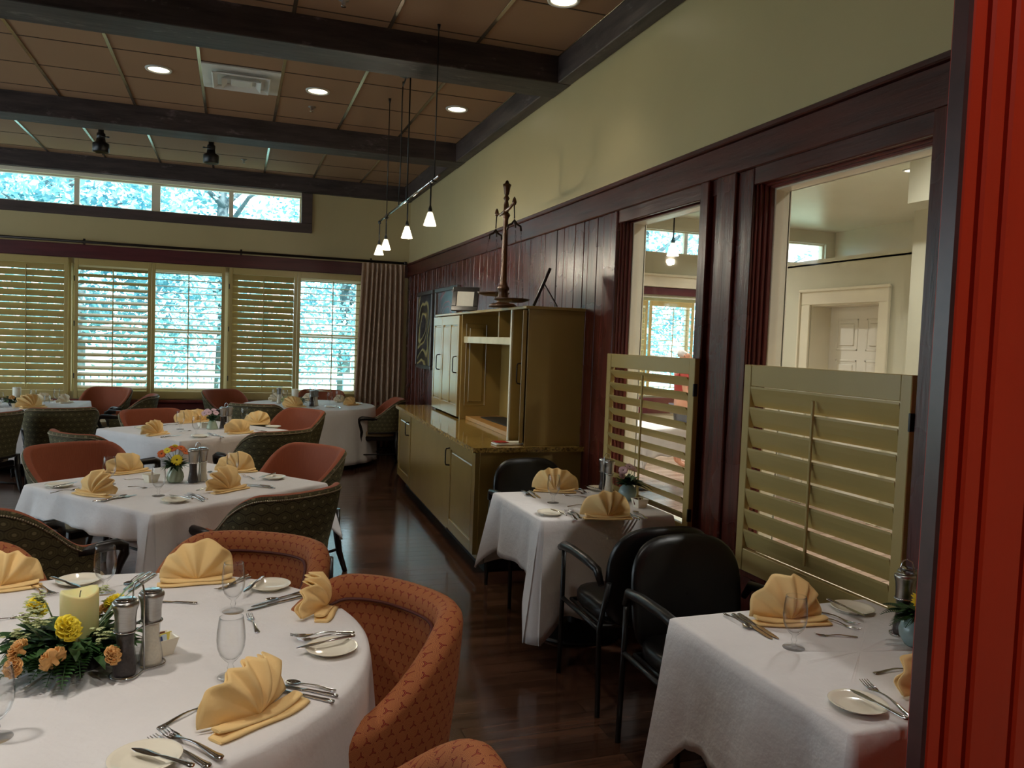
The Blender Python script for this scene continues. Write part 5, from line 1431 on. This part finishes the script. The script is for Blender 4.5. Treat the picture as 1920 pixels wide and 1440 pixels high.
def mill(kind, x, y, z, label, s=1.0):
    t = thing(kind+'_mill', label, 'mill', (x, y, z)); t.scale = (s, s, s)
    MB().lathe([(0, .004), (.026, .004), (.0285, .012), (.0275, .03), (.0225, .06), (.0205, .085), (.0215, .112), (.022, .122), (0, .122)], 28).build('filling', M['pepper' if kind == 'pepper' else 'salt'], t)
    MB().lathe([(0, .0), (.029, .0), (.0315, .006), (.0310, .025), (.0255, .058), (.0228, .085), (.0240, .115), (.0255, .126), (0, .126)], 32).build('glass_body', M['glass'], t)
    MB().lathe([(.0255, .124), (.0262, .128), (.0262, .155), (.0285, .178), (.0325, .190), (.0335, .194), (.0335, .199), (.032, .203), (.026, .206), (0, .207)], 32).build('steel_head', M['brushed'], t)
    MB().lathe([(0, .2065), (.025, .2068), (.027, .2085), (.025, .2095), (0, .210)], 28).build('cap', M['steel'], t)
    return t
def caddy(x0, y0, x1, y1, z, label, s=1.0):
    t = thing('mill_caddy', label, 'caddy', (x0, y0, z), math.atan2(y1-y0, x1-x0)); d = math.hypot(x1-x0, y1-y0)
    m = MB()
    for zz, rr_ in ((.006, .037), (.125, .0285)):
        pts = []
        for k in range(24): 
            a = PI/2+PI*k/23; pts.append((rr_*math.cos(a), rr_*math.sin(a), zz))
        for k in range(24):
            a = -PI/2+PI*k/23; pts.append((d+rr_*math.cos(a), rr_*math.sin(a), zz))
        # waist between the two rings
        pts.append((d/2+.004, rr_*.55, zz)); pts.insert(24, (d/2, -rr_*.55, zz))
        MB().tube(pts, .0024, 6, closed=True).build('wire_ring', M['steel'], t)
    m = MB().tube([(d/2, -.022, .006), (d/2, -.020, .125), (d/2, -.020, .215), (d/2, -.014, .24), (d/2, .0, .247), (d/2, .014, .24), (d/2, .020, .215), (d/2, .020, .125), (d/2, .022, .006)], .0024, 6)
    m.build('handle', M['steel'], t)
    return t
def mills(x0, y0, x1, y1, where, z=.7525):
    mill('pepper', x0, y0, z+.001, 'pepper mill with steel head, '+where); mill('salt', x1, y1, z+.001, 'white salt mill with steel head, '+where)
    caddy(x0, y0, x1, y1, z, 'chrome wire caddy holding the two mills, '+where)
mills(-.262, 2.30, -.205, 2.365, 'on the foreground round table')
mills(-.226, 5.174, -.175, 5.232, 'on the table with the orange flowers')
mills(-.095, 8.05, -.04, 8.11, 'on the table with pink flowers')
mills(.95, 10.60, 1.01, 10.66, 'right of the candle on the far round table')
mill('salt', .56, 10.95, .7535, 'white salt mill left of the candle on the far round table')
mills(2.235, 4.585, 2.235, 4.505, 'on the small table beside the sideboard')
mills(2.115, 2.04, 2.175, 2.085, 'on the small table by the red boards')

# ------------------------------------------------------------ flowers
def carnation(r, mat, par, loc, tilt=(0, 0), seed=0, name='carnation'):
    rr = random.Random(seed); m = MB()
    for L_, (q, el, fr) in enumerate(((1.0, 2, 7), (1.0, 17, 8), (.97, 33, 8), (.93, 49, 7), (.88, 64, 6), (.85, 78, 4))):
        nu = 52; p0 = rr.uniform(0, 6); g = []; e = R(el)
        for i in range(nu):
            a = 2*PI*i/nu
            f_ = math.sin(fr*a+p0)*.6+math.sin((fr*2+1)*a+p0*2)*.35+rr.uniform(-.25, .25)
            row = []
            for j in range(6):
                v = j/5; ee = e+.30*f_*v*v; rad = r*q*v*(1+.12*f_*v)
                row.append((rad*math.cos(ee)*math.cos(a), rad*math.cos(ee)*math.sin(a), rad*math.sin(ee)*.85))
            g.append(row)
        m.grid(g, closed_u=True)
    def mods(o): md = o.modifiers.new('thickness', 'SOLIDIFY'); md.thickness = .0008
    m.lathe([(.0, -.55*r), (.16*r, -.5*r), (.22*r, -.1*r), (.3*r, .08*r)], 10)
    o = m.build(name, mat, par, True, mods)
    o.location = loc; o.rotation_euler = (tilt[0], tilt[1], seed)
    return o
def daisy(r, mat, par, loc, tilt, seed, n=18, name='daisy', petals=2):
    m = MB(); rr = random.Random(seed)
    for ring in range(petals):
        for k in range(n):
            a = 2*PI*(k+.5*ring)/n+rr.uniform(-.08, .08); c, s = math.cos(a), math.sin(a); w = r*.13; L_ = r*(1-.12*ring)*rr.uniform(.9, 1.05)
            pts = []
            for (u, ww, zz) in ((.12, .5, .02), (.45, 1, .10), (.8, .9, .12), (1.0, .15, .07)):
                for sgn in (-1, 1): pts.append((c*L_*u-s*w*ww*sgn, s*L_*u+c*w*ww*sgn, r*(zz+.10*ring)))
            m.add(pts, [(0, 1, 3, 2), (2, 3, 5, 4), (4, 5, 7, 6)], smooth=True)
    o = m.build(name, mat, par); o.location = loc; o.rotation_euler = (tilt[0], tilt[1], 0)
    MB().lathe([(0, .16*r), (.14*r, .14*r), (.2*r, .06*r), (.2*r, 0)], 12).build('eye', M['fdark'], o)
    return o
def leafm(m, p, d, L_, w, up=Vector((0, 0, 1)), curl=.2):
    d = d.normalized(); s = d.cross(up)
    if s.length < 1e-4: s = Vector((1, 0, 0))
    s.normalize(); n_ = s.cross(d).normalized(); pts = []
    for u, q in ((0, .05), (.2, .7), (.45, 1), (.75, .7), (1, .03)):
        c = p+d*L_*u-n_*(-curl*L_*(u-u*u)*1.2+curl*L_*u*u*.6)
        pts += [c-s*w*q+n_*w*q*.35, c, c+s*w*q+n_*w*q*.35]
    f = []
    for k in range(4):
        b = k*3; f += [(b, b+1, b+4, b+3), (b+1, b+2, b+5, b+4)]
    m.add(pts, f, smooth=True)
def fern(m, p, d, L_, w, rr, drop=.3):
    d = d.normalized(); s = d.cross(Vector((0, 0, 1))).normalized(); prev = p; pts = [p]; n = 18
    for k in range(1, n+1):
        u = k/n; q = p+d*L_*u+Vector((0, 0, -drop*L_*u*u)); pts.append(q)
        wl = w*math.sin(PI*(.15+.8*u))**.7*(1-.5*u)
        for sg in (-1, 1): leafm(m, q, s*sg+d*.55, wl, wl*.26, curl=.1)
    m.tube(pts, .0012, 4)
def blades(m, p, rr, n, L0, L1):
    for k in range(n):
        a = rr.uniform(0, 6.28); d = Vector((math.cos(a)*.35, math.sin(a)*.35, 1)); leafm(m, p+Vector((rr.uniform(-.04, .04), rr.uniform(-.04, .04), 0)), d, rr.uniform(L0, L1), .006, curl=.1)
def bloomlets(m, c, r, n, rr, s=.006):
    for k in range(n):
        p = c+Vector((rr.gauss(0, 1), rr.gauss(0, 1), rr.gauss(0, .8)))*r*.5
        for q in range(5):
            a = 2*PI*q/5; leafm(m, p, Vector((math.cos(a), math.sin(a), .5)), s*1.5, s*.6)
TB = .7525
# large arrangement of the foreground table, round a candle
fa = thing('flower_arrangement', 'low arrangement of yellow and peach carnations with ferns on the foreground table', 'flowers', (-.40, 2.42, TB))
MB().lathe([(0, 0), (.075, 0), (.085, .01), (.10, .045), (.102, .05), (.09, .05), (0, .045)], 32).build('bowl', M['bowlblack'], fa)
rr = random.Random(11); m = MB()
for k in range(300):
    a = rr.uniform(0, 6.28); rad = rr.uniform(.03, .135); el = rr.uniform(-.35, .9); p = Vector((math.cos(a)*rad, math.sin(a)*rad, rr.uniform(.04, .085)))
    leafm(m, p, Vector((math.cos(a), math.sin(a), el)), rr.uniform(.035, .075), rr.uniform(.010, .017), curl=rr.uniform(0, .5))
m.build('leaves', M['leaf'], fa)
m = MB()
for (a, L_, dr, w) in ((262, .17, .42, .055), (238, .15, .38, .05), (215, .15, .35, .05), (195, .16, .2, .05), (170, .16, .1, .05), (283, .15, .42, .05), (310, .12, .35, .04), (150, .13, .0, .04), (60, .11, .2, .04), (20, .1, .2, .04), (228, .18, .38, .05), (272, .19, .40, .055), (250, .16, .4, .05)):
    fern(m, Vector((0, 0, .075))+Vector((math.cos(R(a)), math.sin(R(a)), 0))*.045, Vector((math.cos(R(a)), math.sin(R(a)), .15)), L_, w, rr, dr)
m.build('fern_sprays', M['leaf'], fa)
m = MB()
for (dx, dy, tx, ty, L_) in ((-.045, .0, -.03, -.02, .16), (-.02, -.02, -.02, .03, .12), (.03, .03, .13, .0, .20), (.035, .02, .11, .04, .22), (.03, .01, .14, .02, .17), (.06, -.06, .06, -.03, .12), (-.06, -.03, -.12, .0, .13)):
    leafm(m, Vector((dx, dy, .06)), Vector((tx, ty, .16)), L_, .0075, curl=.12)
m.build('striped_blades', M['leafl'], fa)
m = MB()
for c in ((-.10, -.07, .16), (-.085, -.03, .19), (-.12, -.09, .12), (-.07, -.08, .15), (.05, .09, .17), (-.10, .0, .15), (.08, -.09, .11)): bloomlets(m, Vector(c), .022, 26, rr)
m.build('blossom_clusters', M['fw'], fa)
for k, (x, y, z, r, mt, tl, lb) in enumerate(((-.394, 2.265, .905, .036, 'fy', (.95, 0), None), (-.505, 2.47, .90, .031, 'fy', (.5, -.5), None), (-.315, 2.52, .885, .030, 'fy', (.3, .4), None), (-.417, 2.235, .838, .034, 'fo', (1.1, -.2), None), (-.498, 2.26, .86, .030, 'fo', (.9, -.7), None), (-.505, 2.24, .825, .026, 'fo', (1.1, -.6), None), (-.290, 2.265, .825, .026, 'fo', (1.0, .6), None), (-.34, 2.53, .86, .028, 'fo', (-.4, .3), None))):
    carnation(r, M[mt], fa, (x+.40, y-2.42, z-TB), tl, k+1)
c = thing('pillar_candle', 'pale yellow pillar candle in the foreground arrangement', 'candle', (-.391, 2.425, .825))
MB().lathe([(0, 0), (.0465, 0), (.048, .003), (.048, .124), (.0455, .130), (.040, .128), (.030, .112), (.0, .108)], 40).fn(lambda x, y, z: (x, y, z+(.006*math.sin(math.atan2(y, x)*2+.6) if z > .12 else 0))).build('wax', M['candle'], c)
MB().tube([(0, 0, .107), (.001, 0, .122), (.003, 0, .130)], .0013, 6).build('wick', M['wick'], c)
def vase(kind, mat, par):
    if kind == 'pleat':
        g = []
        for i in range(72):
            a = 2*PI*i/72; f_ = math.sin(10*a)
            g.append([(math.cos(a+tw)*(r+.0025*f_*k), math.sin(a+tw)*(r+.0025*f_*k), z) for r, z, k, tw in ((.001, .003, 0, 0), (.030, .001, 0, 0), (.042, .008, .6, .05), (.050, .03, 1, .15), (.046, .055, 1, .3), (.034, .08, .8, .45), (.026, .095, .4, .5), (.028, .105, .3, .5), (.025, .104, .2, .5), (.022, .09, 0, .5), (.001, .06, 0, .5))])
        return MB().grid(g, closed_u=True).build('vase', M[mat], par)
    if kind == 'cone': return MB().lathe([(0, 0), (.046, .0), (.052, .006), (.050, .02), (.030, .078), (.024, .085), (.020, .084), (.0, .07)], 32).build('vase', M[mat], par)
    return MB().lathe([(0, 0), (.030, .0), (.036, .004), (.052, .03), (.055, .052), (.046, .078), (.030, .092), (.026, .098), (.0225, .097), (.022, .09), (0, .07)], 36).build('vase', M[mat], par)
def bouquet(loc, label, kind, mat, heads, seed, nl=90, fl=(), spread=.07):
    t = thing('vase_of_flowers', label, 'flowers', loc); vase(kind, mat, t)
    rr = random.Random(seed); m = MB(); top = .095
    for k in range(nl):
        a = rr.uniform(0, 6.28); el = rr.uniform(-.1, 1.4)
        leafm(m, Vector((math.cos(a)*.012, math.sin(a)*.012, top)), Vector((math.cos(a), math.sin(a), el)), rr.uniform(.5, 1)*spread, rr.uniform(.008, .014), curl=rr.uniform(0, .5))
    m.build('leaves', M['leaf'], t)
    if fl:
        m = MB()
        for (a, L_, el, dr) in fl: fern(m, Vector((0, 0, top)), Vector((math.cos(R(a)), math.sin(R(a)), el)), L_, .035, rr, dr)
        m.build('fern_sprays', M['leaf'], t)
    st = MB()
    for k, (ty, mt, r, x, y, z, tl) in enumerate(heads):
        st.tube([(0, 0, .07), (x*.4, y*.4, .07+(z-.07)*.6), (x, y, z)], .0015, 5)
        if ty == 'c': carnation(r, M[mt], t, (x, y, z), tl, k+seed)
        else: daisy(r, M[mt], t, (x, y, z), tl, k+seed)
    st.build('stems', M['leafl'], t)
    return t
bouquet((-.33, 5.225, TB), 'sage vase of orange lilies and a yellow daisy on a square table', 'pleat', 'vase_sage',
        [('d', 'fy', .036, .012, -.055, .145, (1.25, .1)), ('d', 'for_', .030, -.075, -.01, .175, (.9, -.5)), ('d', 'for_', .030, -.02, .02, .20, (.6, 0)), ('d', 'for_', .028, .03, .01, .205, (.5, .2)), ('d', 'for_', .026, .055, .0, .185, (.6, .5)), ('d', 'fy', .024, -.045, -.01, .195, (.8, -.2)), ('c', 'fy', .02, -.005, .04, .21, (.2, 0))], 21, 120, (), .085)
bouquet((-.19, 8.04, TB), 'sage vase of pale pink flowers on a square table', 'cone', 'vase_sage',
        [('d', 'fp', .032, -.07, -.01, .15, (.9, -.6)), ('d', 'fp', .032, -.03, -.03, .16, (.9, -.1)), ('d', 'fp', .030, .03, -.02, .155, (.8, .3)), ('d', 'fp', .028, -.05, .03, .175, (.4, -.3)), ('d', 'fp', .028, .01, .03, .18, (.3, 0))], 22, 90)
bouquet((2.25, 4.28, TB), 'round grey-blue vase of pink alstroemeria and ferns beside the left inner shutter', 'round', 'vase_blue',
        [('d', 'fp', .032, -.045, -.02, .185, (.7, -.5)), ('d', 'fp', .030, -.005, -.02, .205, (.6, 0)), ('d', 'fp', .030, .03, .0, .19, (.6, .3)), ('c', 'fp', .022, -.06, -.03, .155, (.9, -.6))], 23, 90, ((20, .17, .5, .5), (-15, .16, .3, .5), (-40, .14, .2, .4), (60, .12, .8, .3), (200, .1, .5, .3)), .09)
bouquet((2.085, 1.95, TB), 'vase of yellow flowers and fern half hidden by the red boards', 'round', 'vase_blue',
        [('d', 'fy', .034, -.025, -.03, .155, (.9, -.3)), ('d', 'fy', .034, -.015, -.04, .115, (1.2, -.2)), ('d', 'for_', .03, .03, .0, .19, (.5, .2))], 24, 70, ((165, .14, .5, .4), (185, .13, .3, .4), (140, .12, .6, .3), (205, .11, .3, .4)), .08)
# the two far centrepieces round candles
def far_piece(x, y, label, seed, colr, ccol, cl):
    t = thing('flower_arrangement', label, 'flowers', (x, y, TB)); rr = random.Random(seed)
    MB().lathe([(0, 0), (.07, 0), (.09, .04), (0, .04)], 24).build('bowl', M['bowlblack'], t)
    m = MB()
    for k in range(150):
        a = rr.uniform(0, 6.28); rad = rr.uniform(.02, .12)
        leafm(m, Vector((math.cos(a)*rad, math.sin(a)*rad*.8, rr.uniform(.03, .08))), Vector((math.cos(a), math.sin(a), rr.uniform(-.2, 1))), rr.uniform(.04, .08), rr.uniform(.01, .018))
    m.build('leaves', M['leaf'], t)
    for k, (dx, dy, dz, mt) in enumerate(colr): carnation(.032, M[mt], t, (dx, dy, dz), (.7, dx*4), seed+k)
    c = thing('pillar_candle', cl, 'candle', (x, y, TB+.045))
    MB().lathe([(0, 0), (.04, 0), (.042, .004), (.042, .16), (.038, .166), (.0, .155)], 28).build('wax', M['candlew'], c)
    MB().tube([(0, 0, .155), (.001, 0, .17)], .0013, 6).build('wick', M['wick'], c)
far_piece(.75, 10.75, 'low leafy centrepiece with white blossom on the far round table', 31, [(-.12, -.06, .09, 'fw'), (-.15, -.03, .07, 'fw'), (.06, -.09, .08, 'fw')], 0, 'white pillar candle on the far round table by the curtain')
far_piece(-2.32, 10.35, 'low leafy centrepiece with yellow and peach flowers on the far left table', 32, [(.16, -.05, .10, 'fy'), (.09, -.10, .09, 'fo'), (.19, -.08, .05, 'fy'), (-.02, -.12, .10, 'fo')], 0, 'white pillar candle on the far left table by the shutters')

# ------------------------------------------------------------ the person standing in the next room
def person():
    t = thing('person', 'person with white hair in a red shirt and grey trousers standing in the next room', 'person', (6.02, 9.95, 0), R(-110))
    def skin(name, verts, edges, mat, lv=2, root=0):
        me = bpy.data.meshes.new(name); me.from_pydata([v[:3] for v in verts], edges, []); me.update()
        o = bpy.data.objects.new(name, me); COL.objects.link(o); o.parent = t
        m = o.modifiers.new('skin', 'SKIN'); m.use_smooth_shade = True
        sv = me.skin_vertices[0].data
        for i, v in enumerate(verts): sv[i].radius = (v[3], v[4] if len(v) > 4 else v[3]); sv[i].use_root = (i == root)
        s_ = o.modifiers.new('sub', 'SUBSURF'); s_.levels = lv; s_.render_levels = lv
        me.materials.append(M[mat]); return o
    V = [(0, 0, .90, .145, .10), (0, 0, 1.08, .13, .095), (0, -.01, 1.25, .155, .10), (0, -.015, 1.36, .14, .085), (0, 0, 1.43, .06, .06), (0, .01, 1.49, .052, .052),
         (0, .02, 1.56, .074, .088), (0, .015, 1.63, .062, .078)]
    E_ = [(i, i+1) for i in range(7)]
    for sx in (-1, 1):
        b = len(V)
        V += [(sx*.17, -.015, 1.36, .052), (sx*.22, -.01, 1.20, .045), (sx*.245, .0, 1.08, .038), (sx*.25, .06, .94, .031), (sx*.245, .10, .83, .024), (sx*.245, .12, .79, .028, .016), (sx*.243, .13, .74, .024, .012)]
        E_ += [(3, b)]+[(b+i, b+i+1) for i in range(6)]
        h = b+6
        for k, dx in enumerate((-.02, -.007, .007, .02)):
            q = len(V); V += [(sx*.243+dx*.4, .135+dx*.9, .70, .008), (sx*.24+dx*.4, .13+dx*.9, .665-(abs(k-1.5) > 1)*-.008, .0065)]
            E_ += [(h, q), (q, q+1)]
        q = len(V); V += [(sx*.225, .155, .755, .009), (sx*.222, .165, .725, .008)]; E_ += [(b+5, q), (q, q+1)]
        b = len(V)
        V += [(sx*.09, 0, .82, .09), (sx*.10, .01, .50, .062), (sx*.105, -.01, .28, .050), (sx*.105, -.02, .07, .038), (sx*.11, .03, .035, .036, .03), (sx*.115, .13, .025, .034, .02)]
        E_ += [(0, b)]+[(b+i, b+i+1) for i in range(5)]
    skin('body', V, E_, 'skin')
    skin('shirt', [(0, 0, .88, .155, .115), (0, 0, 1.08, .15, .112), (0, -.01, 1.25, .172, .115), (0, -.015, 1.37, .15, .098), (0, -.0, 1.415, .075, .075), (-.18, -.015, 1.365, .062), (-.225, -.01, 1.2, .058), (.18, -.015, 1.365, .062), (.225, -.01, 1.2, .058)], [(0, 1), (1, 2), (2, 3), (3, 4), (3, 5), (5, 6), (3, 7), (7, 8)], 'shirt')
    skin('trousers', [(0, 0, .92, .15, .115), (-.09, 0, .80, .1), (-.10, .01, .50, .078), (-.105, -.01, .10, .062), (.09, 0, .80, .1), (.10, .01, .50, .078), (.105, -.01, .10, .062)], [(0, 1), (1, 2), (2, 3), (0, 4), (4, 5), (5, 6)], 'trousers')
    skin('hair', [(0, -.035, 1.54, .07, .06), (0, -.02, 1.60, .083, .085), (0, .005, 1.655, .068, .075)], [(0, 1), (1, 2)], 'hair')
    MB().tube([(0, .105, 1.575), (0, .125, 1.545), (0, .105, 1.535)], [.006, .014, .008], 8).build('nose', M['skin'], t)
    for sx in (-1, 1):
        MB().lathe([(0, -.006), (.008, -.004), (.010, 0), (.008, .004), (0, .006)], 10, (sx*.03, .098, 1.585)).build('eye', M['candlew'], t)
        MB().tube([(sx*.083, .01, 1.545), (sx*.092, .0, 1.57), (sx*.086, -.005, 1.595)], [.008, .013, .008], 8).build('ear', M['skin'], t)
    MB().tube([(-.022, .103, 1.512), (0, .110, 1.512), (.022, .103, 1.512)], [.003, .006, .003], 8).build('mouth', M['redplastic'], t)
person()
